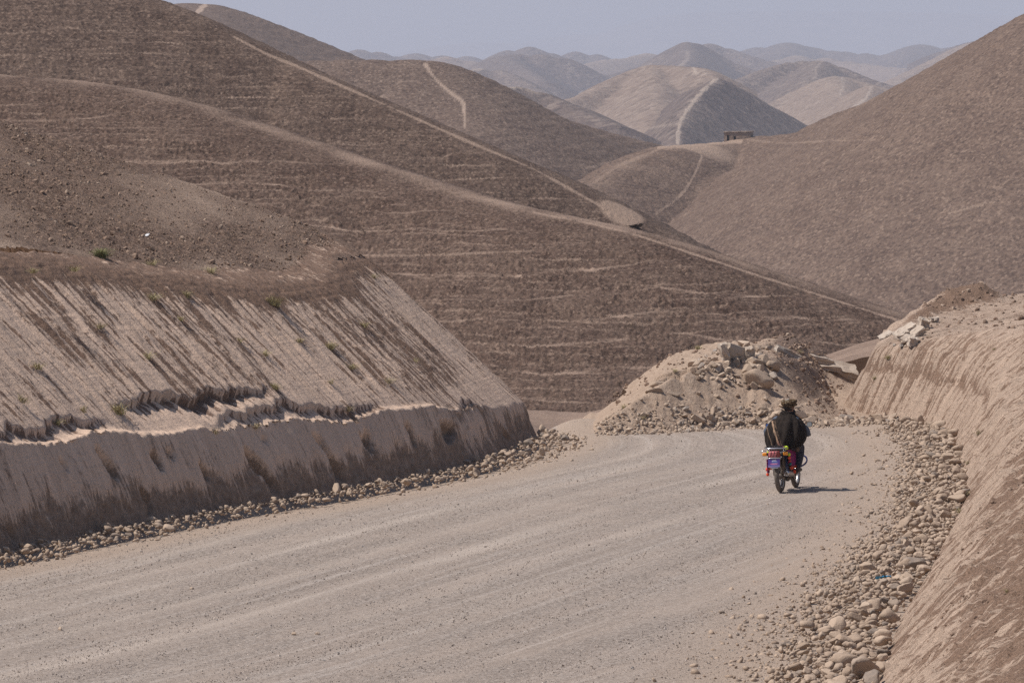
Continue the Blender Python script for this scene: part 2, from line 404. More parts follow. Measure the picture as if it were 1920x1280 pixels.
# large hill at the right
RR = [(2400, -190, 920), (2100, -45, 940), (1920, 52, 960), (1830, 102, 972), (1740, 151, 985), (1640, 201, 1005), (1550, 240, 1025), (1480, 251, 1040), (1400, 262, 1048), (1330, 268, 1040), (1290, 271, 1032), (1265, 273, 1026), (1235, 277, 1018), (1170, 308, 1003), (1115, 340, 990), (1060, 385, 975), (1000, 440, 960)]
def hr_hook(X, Y, Z, du, near):
    c = at(1290, 272, 1030)
    d = np.sqrt(((X - c[0]) / 11) ** 2 + ((Y - c[1]) / 12.0) ** 2)
    du = np.maximum(du, 0.85 * (1 - ss(0.4, 1.2, d)))
    return Z, du + 0.30 * ss(0.1, 0.5, fbm(X / 26, Y / 40, 3, 55)) * ss(-10, -30, Z)
HX, HY, HZ = hill([RR, {'pts': [(1640, 201, 1005), (1612, 290, 984), (1585, 380, 962)], 'slope': 0.60}, {'pts': [(1420, 262, 1048), (1350, 315, 1034), (1290, 375, 1018), (1240, 440, 1000)], 'slope': 0.60}], 0.64, (1010, 1980), (1130, 1760), (3.2, 0), M_HR,
     'large brown hill at the right with a mud hut on its low saddle', floor=-120, r0=7, amp=3.2, wl=85, crest=0.35, detail=terr(1.5, 0.9, 1, 0.36, lines=0.30), hook=hr_hook, rstep=6, follow=(200, 90, 260),
     trails=[([(1316, 292), (1303, 325), (1285, 355), (1262, 378), (1230, 400)], 3.2, 0.8), ([(1115, 341), (1160, 312), (1235, 280)], 4, 0.5), ([(1235, 275), (1300, 272), (1390, 263)], 5, 0.8),
             ([(1780, 400), (1850, 380)], 3, .5), ([(1400, 262), (1470, 268), (1560, 264), (1640, 262)], 2.5, .45)])

FARH = [
 # pyramid hill with the path on its arete
 dict(r=[[(1345, 146, 2900), (1322, 163, 2840), (1300, 188, 2780), (1282, 215, 2720), (1272, 240, 2660), (1270, 272, 2600)], [(1345, 146, 2900), (1372, 158, 2930), (1420, 185, 2960), (1470, 213, 2990), (1520, 240, 3010), (1580, 262, 3020)],
          [(1345, 146, 2900), (1310, 165, 3050), (1290, 170, 3150)]], s=0.62, p=(1150, 1640), D=(2450, 3160), m=M_F2, lab='steep pyramid hill with a path up its left edge, behind the hut saddle', r0=8, du=0.15,
      tr=[([(1343, 148), (1322, 166), (1300, 191), (1282, 217), (1273, 240), (1271, 268)], 4, 1.1), ([(1270, 232), (1215, 240), (1150, 246)], 3, .6)]),
 dict(r=[[(1338, 141, 3300), (1318, 128, 3350), (1290, 125, 3400), (1225, 122, 3450), (1200, 128, 3450), (1150, 152, 3400), (1100, 176, 3350), (1040, 192, 3300), (990, 205, 3250)], [(1225, 122, 3450), (1235, 170, 3250), (1230, 235, 3000)]],
      s=0.40, p=(960, 1420), D=(2850, 3650), m=M_F1, lab='broad pale hill left of the pyramid hill', r0=18, du=0.0, tr=[([(1300, 126), (1305, 136), (1325, 139)], 4, .8), ([(1050, 188), (1035, 200), (1040, 212)], 3, .9)]),
 dict(r=[[(800, 128, 2500), (850, 146, 2520), (880, 160, 2520), (920, 163, 2540), (965, 161, 2560), (1000, 170, 2560), (1045, 188, 2540), (1100, 212, 2500), (1170, 240, 2450)], [(850, 146, 2520), (900, 172, 2300), (930, 190, 2200)]],
      s=0.33, p=(740, 1240), D=(1900, 2750), m=M_F2, lab='low brown ridge in the valley left of centre', r0=16, du=0.1, tr=[([(860, 150), (900, 171), (932, 191)], 3.5, .9), ([(920, 163), (965, 162), (1000, 171)], 4, .8)]),
 dict(r=[[(1380, 152, 4700), (1440, 128, 4750), (1490, 115, 4800), (1532, 114, 4800), (1565, 122, 4800), (1625, 147, 4750), (1690, 166, 4700), (1800, 200, 4600)], [(1532, 114, 4800), (1527, 135, 4550), (1522, 160, 4300)]],
      s=0.45, p=(1330, 1860), D=(4000, 5000), m=M_F2, lab='brown-topped hill right of the pyramid hill', r0=22, du=0.25, tr=[([(1540, 116), (1530, 128), (1526, 150)], 3, .7)]),
 dict(r=[[(1440, 205, 4000), (1500, 172, 4050), (1545, 150, 4080), (1566, 143, 4080), (1590, 146, 4080), (1640, 162, 4050), (1700, 180, 4000)], [(1566, 143, 4080), (1578, 170, 3850), (1570, 200, 3600)]],
      s=0.40, p=(1380, 1780), D=(3450, 4250), m=M_F1, lab='pale rounded spur below the brown-topped hill', r0=20, du=0.2, tr=[([(1578, 147), (1580, 160), (1574, 178)], 3, .7)]),
 dict(r=[[(1560, 215, 3500), (1600, 182, 3550), (1632, 161, 3600), (1660, 166, 3600), (1700, 178, 3550), (1760, 200, 3500)], [(1632, 161, 3600), (1622, 185, 3400), (1590, 215, 3200)]],
      s=0.42, p=(1500, 1860), D=(3050, 3750), m=M_F1, lab='small pale double knoll beside the right hill', r0=14, du=0.2, tr=[([(1634, 163), (1622, 185), (1600, 200)], 3, .8)]),
 dict(r=[[(1480, 258, 3000), (1540, 232, 3020), (1610, 202, 3060), (1680, 186, 3080), (1780, 170, 3100)]], s=0.36, p=(1420, 1860), D=(2800, 3200), m=M_F1, lab='pale slope emerging beside the right hill', r0=16, du=0.1),
 dict(r=[[(1200, 128, 6600), (1232, 112, 6600), (1262, 91, 6650), (1288, 79, 6700), (1308, 83, 6700), (1345, 104, 6700), (1400, 128, 6650), (1460, 152, 6600)], [(1288, 79, 6700), (1292, 95, 6450), (1285, 115, 6200), (1270, 140, 5900)]],
      s=0.50, p=(1140, 1540), D=(5700, 7000), m=M_F2, lab='reddish-brown peak on the skyline at centre right', r0=26, du=0.15, tr=[([(1288, 100), (1290, 110), (1275, 124)], 5, .6)]),
 dict(r=[[(1290, 92, 8300), (1312, 85, 8300), (1335, 81, 8300), (1355, 88, 8300), (1400, 103, 8250), (1460, 118, 8200), (1520, 130, 8100)]], s=0.42, p=(1250, 1580), D=(7500, 8600), m=M_F2, lab='hazy hill right of the reddish-brown peak', r0=40, du=0.2),
 dict(r=[[(850, 145, 6900), (895, 124, 7000), (925, 108, 7000), (945, 100, 7000), (975, 97, 7000), (1020, 98, 7000), (1050, 103, 7000), (1085, 122, 7000), (1115, 137, 7000), (1170, 133, 7050), (1230, 117, 7100), (1290, 100, 7150)], [(945, 100, 7000), (975, 125, 6600), (1020, 155, 6200)]],
      s=0.42, p=(820, 1340), D=(5600, 7400), m=M_F2, lab='broad mauve-brown double hill left of centre on the skyline', r0=34, du=0.1),
 dict(r=[[(915, 112, 9200), (945, 98, 9200), (968, 88, 9200), (982, 86, 9200), (1000, 89, 9200), (1030, 99, 9200), (1070, 110, 9200)]], s=0.42, p=(880, 1120), D=(8700, 9500), m=M_F2, lab='rounded peak behind the double hill', r0=45, du=0.1),
 dict(r=[[(800, 158, 5400), (845, 143, 5450), (870, 133, 5500), (900, 128, 5500), (935, 131, 5500), (975, 148, 5450), (1020, 175, 5350), (1080, 200, 5300)], [(870, 133, 5500), (850, 145, 5250)]], s=0.40, p=(760, 1120), D=(4900, 5800), m=M_F2,
      lab='smooth low hill in front of the double hill', r0=26, du=0.25, tr=[([(860, 137), (885, 131), (905, 129)], 4, .8)]),
 dict(r=[[(1040, 108, 10500), (1065, 99, 10500), (1098, 96, 10500), (1115, 101, 10500), (1150, 112, 10500)]], s=0.42, p=(1000, 1200), D=(10000, 10900), m=M_F2, lab='small hazy knoll between the skyline peaks', r0=50, du=0.1),
 dict(r=[[(1080, 128, 8600), (1130, 113, 8700), (1180, 108, 8800), (1215, 100, 8900), (1250, 103, 8900), (1300, 110, 8900)]], s=0.34, p=(1040, 1340), D=(8100, 9200), m=M_F1, lab='long low hazy ridge behind the double hill at centre', r0=50, du=0.2),
 dict(r=[[(580, 106, 8800), (605, 99, 8800), (625, 95, 8800), (645, 100, 8800), (670, 108, 8800)]], s=0.42, p=(540, 720), D=(8400, 9100), m=M_F2, lab='leftmost small hazy knoll on the skyline', r0=40, du=0.1),
 dict(r=[[(640, 106, 9500), (662, 97, 9500), (683, 91, 9500), (702, 95, 9500), (730, 105, 9500), (770, 108, 9500), (810, 111, 9500)]], s=0.42, p=(600, 860), D=(9000, 9900), m=M_F2, lab='pointed hazy knoll second from the left on the skyline', r0=40, du=0.1),
 dict(r=[[(730, 109, 10200), (765, 101, 10200), (790, 100, 10200), (815, 102, 10200), (850, 107, 10200), (900, 114, 10200)]], s=0.34, p=(690, 960), D=(9600, 10700), m=M_F2, lab='flat-topped hazy hill third from the left on the skyline', r0=60, du=0.1),
 dict(r=[[(770, 122, 7600), (810, 110, 7700), (845, 106, 7700), (875, 112, 7700), (905, 126, 7700), (950, 140, 7600)]], s=0.36, p=(720, 1000), D=(7100, 8100), m=M_F1, lab='soft grey-brown hill behind the winding path shoulder', r0=40, du=0.1),
 dict(r=[[(830, 111, 11000), (870, 106, 11000), (890, 104, 11000), (915, 110, 11000), (960, 118, 11000)]], s=0.36, p=(790, 1000), D=(10500, 11500), m=M_F2, lab='faint knoll left of the double hill on the skyline', r0=60, du=0.1),
 dict(r=[[(1340, 112, 11500), (1390, 99, 11500), (1420, 89, 11600), (1445, 84, 11600), (1482, 81, 11600), (1510, 87, 11600), (1545, 91, 11600), (1600, 99, 11500), (1660, 101, 11500), (1692, 98, 11600), (1715, 86, 11700), (1745, 84, 11700), (1790, 90, 11700), (1850, 96, 11700), (1950, 100, 11700)],
          [(1482, 81, 11600), (1470, 95, 11000), (1430, 112, 10500)], [(1715, 86, 11700), (1700, 100, 11200), (1680, 118, 10700)]], s=0.36, p=(1280, 2000), D=(10000, 12300), m=M_F2, lab='long many-topped hazy range on the skyline at right', r0=70, du=0.1),
 dict(r=[[(1370, 138, 9000), (1430, 122, 9100), (1480, 106, 9200), (1520, 104, 9200), (1570, 112, 9200), (1640, 122, 9100), (1700, 128, 9000)]], s=0.30, p=(1320, 1780), D=(8400, 9700), m=M_F1, lab='pale hazy ridge below the long range at right', r0=60, du=0.2),
 dict(r=[[(1640, 182, 5900), (1690, 148, 6000), (1740, 120, 6100), (1795, 92, 6200), (1825, 79, 6250), (1855, 84, 6250), (1900, 98, 6200), (1960, 120, 6150)], [(1825, 79, 6250), (1830, 100, 6000), (1815, 120, 5800)]], s=0.42, p=(1580, 1980), D=(5500, 6600), m=M_F1,
      lab='tall pale hill rising behind the slope of the right hill', r0=30, du=0.2, tr=[([(1828, 84), (1826, 96), (1812, 104)], 3, .8)]),
 dict(r=[[(1770, 96, 8200), (1810, 82, 8200), (1845, 75, 8300), (1875, 73, 8300), (1920, 82, 8300), (1980, 95, 8300)]], s=0.40, p=(1700, 2000), D=(7700, 8700), m=M_F2, lab='hazy hilltop at far right of the skyline', r0=40, du=0.1),
]
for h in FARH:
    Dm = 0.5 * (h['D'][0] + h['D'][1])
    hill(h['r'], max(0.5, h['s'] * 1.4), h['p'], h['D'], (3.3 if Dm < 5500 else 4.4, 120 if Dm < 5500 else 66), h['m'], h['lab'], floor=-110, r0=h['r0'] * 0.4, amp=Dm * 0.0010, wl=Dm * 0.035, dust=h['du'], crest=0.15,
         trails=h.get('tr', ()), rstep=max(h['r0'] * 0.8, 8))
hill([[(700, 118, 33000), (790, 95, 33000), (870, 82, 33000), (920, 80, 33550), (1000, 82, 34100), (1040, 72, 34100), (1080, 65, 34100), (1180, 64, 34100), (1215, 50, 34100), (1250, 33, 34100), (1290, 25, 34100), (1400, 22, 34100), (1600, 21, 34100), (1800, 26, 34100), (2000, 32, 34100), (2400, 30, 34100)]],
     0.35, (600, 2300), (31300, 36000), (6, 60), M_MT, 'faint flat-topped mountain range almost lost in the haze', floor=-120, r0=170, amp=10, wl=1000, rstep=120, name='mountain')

# ------------------------------------------------------------------ road
RCL = [(-26, 20), (-14, 60), (-7.0, 80), (-1.2, 100), (3.2, 114), (4.2, 119.5), (3.6, 123.6), (0.5, 126.8), (-6, 129.5), (-20, 131)]
RCC, RCs = spline(RCL, 0.15)
def toe_y(X):
    X = np.asarray(X, float); return np.interp(X, [1.7, 3, 5, 7.7, 9, 10], [123.0, 123.8, 124.9, 126.3, 127.0, 127.3]) + 0.55 * fbm(X * 0.55, 0 * X + .5, 3, 3)
def road_z(x, y):
    z = -0.075 * np.maximum(y - 121.8, 0) ** 1.35 * ss(1.6, -0.6, x)
    return z
def build_road():
    b = NB('gravel_road', 0.92)
    lat = b.coord((5.5, 0.06, 1), 'flow'); lat2 = b.coord((1.1, 0.03, 1), 'flow')
    tr = b.noise(1.0, 3, 0.6, lat); tr2 = b.noise(1.0, 4, 0.6, lat2)
    gr = b.noise(16, 6, 0.75); pat = b.noise(0.45, 4, 0.6)
    c = b.mix(b.ramp(gr, 0.38, 0.62), (0.195, 0.158, 0.134), (0.440, 0.365, 0.308))
    c = b.mix(b.ramp(b.voro(24), 0.25, 0.05, 0, 0.5), c, (0.33, 0.305, 0.29))
    vc = b.voro(21, out='Color'); c = b.mix(b.ramp(vc, 0.55, 0.95, 0, 0.6), c, (0.48, 0.42, 0.375)); c = b.mix(b.ramp(vc, 0.45, 0.05, 0, 0.62), c, (0.14, 0.115, 0.10))
    dusty = b.math('ADD', b.ramp(tr2, 0.42, 0.66, 0, 0.9), b.ramp(pat, 0.42, 0.7, -0.1, 0.5))
    c = b.mix(b.math('MULTIPLY', b.ramp(dusty, 0, 1.2), 0.60), c, (0.43, 0.345, 0.285))
    c = b.mix(b.ramp(tr, 0.54, 0.70, 0, 0.45), c, (0.50, 0.435, 0.385))
    c = b.mix(b.ramp(tr, 0.44, 0.30, 0, 0.40), c, (0.25, 0.20, 0.165))
    c = b.mix(b.ramp(b.attr('track'), 0.0, 1.0, 0, 0.62), c, (0.52, 0.44, 0.375))
    c = b.mix(b.ramp(b.attr('dust'), 0.0, 1.0, 0, 0.85), c, (0.40, 0.305, 0.235))
    n = b.bump(gr, 0.03); n = b.bump(b.noise(60, 3, 0.6), 0.010, 1, n)
    m = b.done(c, n)
    xs = np.arange(-13.5, 11.5, 0.085); ys = np.concatenate([np.arange(66, 128.5, 0.16)])
    Y, X = np.meshgrid(ys, xs, indexing='ij')
    lat_, s_ = curve_dist(X, Y, RCC, RCs)
    dR, _ = curve_dist(X, Y, RC, Rs); dL, _ = curve_dist(X, Y, LC[::4], Ls[::4])
    Z = road_z(X, Y)
    Z = Z + 0.022 * fbm(lat_ * 1.5, s_ * 0.03, 3, 5) + 0.012 * fbm(X * 1.2, Y * 1.2, 3, 6) + 0.012 * np.abs(fbm(X * 4, Y * 4, 2, 7))
    # edge dust near the verges
    du = ss(3.2, 0.6, -dL if False else -dL) * 0.0
    du = np.maximum(ss(2.3, 1.0, np.abs(dL)), ss(3.6, 1.4, np.abs(dR)))
    du = np.clip(du + 0.3 * fbm(lat_ * 0.8, s_ * 0.08, 3, 15) * (du > 0), 0, 1)
    du = np.maximum(du, ss(-1.6, 0.2, Y - toe_y(X) + 0.6 * pn(X, Y, 3)) * 0.95 * (X > 1.0))
    Z = Z - 0.10 * ss(1.2, 0.2, np.abs(dL)) * (dL < 0)
    trk = 0
    for k, (of, am, wd) in enumerate(((-5.2, .5, .16), (-3.9, .7, .20), (-2.3, .9, .22), (-0.8, .6, .16), (0.55, .9, .22), (1.5, .6, .14), (2.4, .9, .20), (3.15, .5, .12), (3.9, .9, .22), (4.7, .6, .14))):
        wob = lat_ - of + 0.45 * fbm(s_ * 0.035, 0 * s_ + k, 2, 17)
        trk = trk + am * np.exp(-(wob / wd) ** 2) * (0.55 + 0.8 * fbm(s_ * 0.12, 0 * s_ + k * 3.3, 3, 18))
    Z = Z - 0.018 * trk
    fl = np.stack([lat_, s_, 0 * s_], -1)
    o = link('road', gridmesh('road', X, Y, Z, {'dust': du, 'flow': fl, 'track': np.clip(trk * 1.25, 0, 1)}), m); tag(o, 'unpaved gravel road with long tyre tracks curving left round the cut bank', kind='structure')
    # the same road as it runs on towards and below the viewpoint
    xs = np.arange(-40, 20, 0.8); ys = np.arange(-40, 67.0, 0.8); Y, X = np.meshgrid(ys, xs, indexing='ij')
    lat_, s_ = curve_dist(X, Y, RCC[::4], RCs[::4])
    o = link('road', gridmesh('road', X, Y, 0 * X - 0.03, {'dust': 0 * X, 'flow': np.stack([lat_, s_, 0 * s_], -1)}), m); tag(o, 'near stretch of the gravel road below the viewpoint', kind='structure')
build_road()

# ------------------------------------------------------------------ cut bank material
def mat_bank(name, pale, brown, rough=1.0):
    b = NB(name, 0.95)
    fv = b.coord((4.5, 0.40, 1), 'flow'); fv2 = b.coord((17, 1.2, 1), 'flow')
    n1 = b.noise(1.0, 5, 0.6, fv); n2 = b.noise(1.0, 4, 0.6, fv2); n3 = b.noise(9, 5, 0.65)
    c = b.mix(b.ramp(n1, 0.35, 0.65), tuple(x * 0.86 for x in pale), tuple(min(1, x * 1.07) for x in pale))
    k = b.math('ADD', b.attr('soil'), b.ramp(n2, 0.3, 0.7, -0.42, 0.42)); k = b.math('ADD', k, b.ramp(n3, 0.35, 0.65, -0.20, 0.20))
    c = b.mix(b.ramp(k, 0.38, 0.66), c, b.mix(b.ramp(b.noise(30, 4), .35, .65), brown, tuple(x * 1.7 for x in brown)))
    mid = b.mix(b.ramp(b.noise(7, 5, .7), .35, .65), (0.20, 0.138, 0.100), (0.36, 0.262, 0.198)); c = b.mix(b.math('MULTIPLY', b.attr('mid'), b.ramp(k, 0.15, 0.6)), c, mid)
    lay = b.coord((0.35, 0.35, 17.0)); ln = b.noise(1.0, 3, 0.5, lay)
    h = b.math('ADD', b.math('MULTIPLY', n2, 0.7), b.math('MULTIPLY', n3, 0.5))
    nr = b.bump(h, 0.05 * rough); nr = b.bump(b.noise(45, 4, 0.6), 0.012 * rough, 1, nr)
    nr = b.bump(ln, 0.02, 0.6, nr)
    return b.done(c, nr)
M_BL = mat_bank('loess_cut_left', (0.63, 0.460, 0.350), (0.150, 0.096, 0.069))
M_BR = mat_bank('loess_cut_right', (0.50, 0.372, 0.285), (0.180, 0.117, 0.083), 2.4)
M_FIELD = mat_hill('stubbly_field_soil', (0.100, 0.062, 0.045), (0.245, 0.160, 0.116), (0.42, 0.305, 0.230), 0.09, 0.08)

# left cut bank
LH = {}
def build_left():
    i0 = int(np.searchsorted(Ls, np.interp(82, LC[:len(LC) // 1, 1], Ls))) if False else int(np.argmax(LC[:, 1] > 82))
    C = LC[i0:]; s = Ls[i0:] - Ls[i0]
    keep = s < 58; C = C[keep]; s = s[keep]
    T = np.gradient(C, axis=0); T /= np.linalg.norm(T, axis=1, keepdims=True)
    ker = np.ones(41) / 41
    T = np.stack([np.convolve(np.pad(T[:, k], 20, mode='edge'), ker, 'valid') for k in range(2)], -1); T /= np.linalg.norm(T, axis=1, keepdims=True)
    N = np.stack([-T[:, 1], T[:, 0]], -1)             # into the bank
    p = np.concatenate([np.arange(-0.15, 6.6, 0.052)])
    Sg, P = np.meshgrid(s, p, indexing='ij')
    yb = C[:, 1][:, None]
    H1 = np.interp(C[:, 1], [80, 92, 100, 108, 114, 119, 122, 130], [2.0, 1.85, 1.55, 1.35, 1.15, 0.85, 0.65, 0.6])[:, None]
    after = (s[:, None] > s[np.argmax(C[:, 0])])
    H1 = np.where(after, 0.6, H1)
    H1 = H1 + 0.20 * fbm(Sg * 0.30, 0 * Sg + 0.5, 2, 2) + 0.10 * fbm(Sg * 3.5, 0 * Sg, 3, 3)
    a1, a3 = R(66), R(43.0)
    L1 = H1 / math.sin(a1); L2 = 0.10 + 0.22 * pn(Sg * 0.3, 0 * Sg + 2.5, 6) + 0.15 * ss(104, 92, yb + 0 * Sg); L2 = np.clip(L2 * ss(119, 108, yb + 0 * Sg), 0.0, 0.7)
    q1 = np.clip(P, -9, L1); q2 = np.clip(P - L1, 0, L2); q3 = np.maximum(P - L1 - L2, 0)
    W = math.cos(a1) * q1 + math.cos(R(12)) * q2 + math.cos(a3) * q3
    Z = math.sin(a1) * q1 + math.sin(R(12)) * q2 + math.sin(a3) * q3
    nz = np.where(P < L1, math.cos(a1), np.where(P < L1 + L2, 0.97, math.cos(a3))); nw = -np.where(P < L1, math.sin(a1), np.where(P < L1 + L2, 0.2, math.sin(a3)))
    X = C[:, 0][:, None] + N[:, 0][:, None] * W; Y = C[:, 1][:, None] + N[:, 1][:, None] * W
    zf = z_field_left(X, Y)
    up = ss(-0.1, 0.9, P - L1 - L2)                     # 1 on the raked slope
    low = ss(0.12, -0.02, P - L1)                      # 1 on the steep face
    top = ss(0.34, 0.0, zf - Z + 0.25 * fbm(Sg * 1.2, P * .6, 3, 36))                         # near the crest
    # rills raked down the slope
    Pw = P + 0.06 * pn(Sg * 5, P * 1.5, 90)
    ril = fbm(Sg * 5.5 + 0.35 * pn(Sg * .3, P * .5, 70), Pw * 0.30, 4, 13, 0.62)
    fine = fbm(Sg * 10.0, Pw * 0.8, 2, 19)
    cl = billow(Sg * 6, P * 6, 3, 25) - 0.3
    soil = 0.52 + 1.25 * fbm(Sg * 7.5 + 0.4 * pn(Sg * .3, P * .5, 70), Pw * 0.55, 4, 33, 0.6) + 0.55 * fbm(Sg * 0.22, P * 0.35, 2, 35) + 0.42 * top ** 2 - 0.13 - 0.12 * ss(1.2, 0.2, P - L1 - L2)
    soil = soil - 0.22 * ril
    d = up * (0.100 * ril + 0.030 * fine + 0.05 * cl * ss(0.3, 0.6, soil))
    # steep face: vertical fluting, pits, ragged foot
    flut = fbm(Sg * 7.0, P * 0.8, 3, 53); pit = pn(Sg * 1.35 + 0.55 * P, P * 0.9 - 0.2 * Sg, 57) 
    pits = ss(0.40, 0.56, pit) * ss(0.15, 0.5, P) * ss(0.25, 0.5, L1 - P)
    farl = ss(104, 94, yb + 0 * Sg)
    foot = ss(0.95, 0.38, P + 0.55 * fbm(Sg * 1.3, P * 0.9, 4, 58))
    d = d + low * ((0.014 + 0.045 * farl) * flut + 0.012 * fine - 0.20 * pits) + low * foot * (0.13 * billow(Sg * 2.6, P * 1.6, 3, 59) - 0.10)
    soil = np.where(low > 0.5, 0.10 + 0.8 * pits + 0.80 * foot + 0.5 * fbm(Sg * 1.1 + P * .7, P * 0.8, 4, 163) + 0.30 * farl * ss(0, .4, flut) + 0.25 * fbm(Sg * 3.0, P * 0.9, 3, 62), soil)
    # hollow scarps slumped out of the slope
    for (sa, sb, pc, am) in SLUMPS:
        bell = ss(sa, sa + (sb - sa) * 0.3, Sg) * ss(sb, sb - (sb - sa) * 0.3, Sg)
        q = (L1 + L2 + pc + 0.18 * np.sin((Sg - sa) / (sb - sa) * np.pi) + 0.30 * fbm(Sg * 0.9, 0 * Sg, 4, 66)) - P
        dep = 0.60 * am * bell * ss(-0.02, 0.05, q) * np.exp(-np.maximum(q, 0) / 0.55)
        d = d * (1 - 0.8 * bell * np.exp(-(q / 0.32) ** 2))
        dep = dep * (1 + 0.35 * fbm(Sg * 3, P * 2, 2, 67))
        d = d - dep; soil = soil + 0.5 * bell * (ss(-0.02, 0.05, q) * ss(0.35, 0.1, q)) - 0.45 * bell * ss(0.35, 0.6, q) * ss(1.3, .7, q)
    X = X + N[:, 0][:, None] * nw * d; Y = Y + N[:, 1][:, None] * nw * d; Z = Z + nz * d
    # natural ground above
    zf = z_field_left(X, Y) + 0.07 * (billow(X * 4.2, Y * 3.2, 3, 71) - .3)
    Zn = smin(Z, zf, 0.22)
    onf = ss(0.1, -0.25, zf - Z)
    brow = np.exp(-((zf - Z - 0.06) / 0.20) ** 2)
    Zn = Zn + brow * 0.10 * (billow(Sg * 3.5, P * 3.5, 3, 73) - 0.25)
    soil = np.clip(soil + 0.7 * brow, 0, 1.2) * (1 - onf) + onf * (0.80 + 0.2 * pn(X * 2, Y * 1.5, 7))
    fl = np.stack([Sg, P, 0 * P], -1)
    mk = (zf - Z > -0.50)
    o = link('bank', gridmesh('bank', X, Y, Zn, {'soil': soil, 'flow': fl, 'mid': ss(0.1, -0.1, P - L1) * 0.85}, mk), M_BL)
    tag(o, 'tall raked earth cut bank left of the road, pale loess streaked with dark soil', kind='structure')
    LH['C'] = C; LH['N'] = N; LH['s'] = s; LH['X'] = X; LH['Y'] = Y; LH['Z'] = Zn; LH['zf'] = zf - Z
    # natural field above the cut
    xs = np.arange(-17.5, 1.5, 0.075); ys = np.arange(84, 140, 0.13); Yf, Xf = np.meshgrid(ys, xs, indexing='ij')
    dL, sL = curve_dist(Xf, Yf, LC[::4], Ls[::4])
    zf = z_field_left(Xf, Yf)
    patch = fbm(Xf * 0.35, Yf * 0.12, 3, 81)
    zf2 = zf + 0.07 * (billow(Xf * 4.2, Yf * 3.2, 3, 71) - .3) * (1 + 1.8 * ss(-.2, .3, patch) * ss(0.2, 1.0, dL - zf)) - 0.008 + 0.016 * ss(.2, .6, dL - zf)
    dist_brow = dL - np.interp(zf, [0, 6], [0, 5.2])
    du = 0.24 - 0.7 * patch + 0.28 * ss(1.3, 0.4, dist_brow) * ss(-.2, .2, pn(Xf * .5, Yf * .3, 8) + .1) - 0.35 * ss(0.4, 0.0, dist_brow) - 0.25 * ss(5, 7, zf)
    up_ = dL > (zf * 0.98 - 0.12)
    o = link('field', gridmesh('field', Xf, Yf, zf2, {'dust': np.clip(du, -.3, 1)}, up_), M_FIELD); tag(o, 'rough stony field sloping above the left cut bank', kind='structure')
    # coarse ground carrying the field on out of the frame
    xs = np.arange(-60, -16.9, 0.9); ys = np.arange(0, 140, 0.9); Yf, Xf = np.meshgrid(ys, xs, indexing='ij')
    dL, _ = curve_dist(Xf, Yf, LC[::8], Ls[::8])
    Zc = smin(np.maximum(dL, -1) * 1.0, z_field_left(Xf, Yf), 0.3)
    o = link('field', gridmesh('field', Xf, Yf, Zc - 0.05, {'dust': 0 * Xf}, dL > -0.8), M_FIELD); tag(o, 'field carrying on beyond the left edge of the view', kind='structure')
def s_at_px(px_, d0=90):
    """position along the left base where it appears at photo column px_"""
    i0 = int(np.argmax(LC[:, 1] > 82)); C = LC[i0:]; q = 960 + C[:, 0] / C[:, 1] * F
    j = int(np.argmax(q > px_)); return Ls[i0 + j] - Ls[i0]
# (the raked slope leans left by its own rise, so a slump seen at column 300 starts from a base further right)
SLUMPS = [(s_at_px(330), s_at_px(640), 0.62, 0.34), (s_at_px(430), s_at_px(800), 0.12, 0.22), (s_at_px(60), s_at_px(330), 0.10, 0.20), (s_at_px(880), s_at_px(960), -0.15, 0.12)]
build_left()

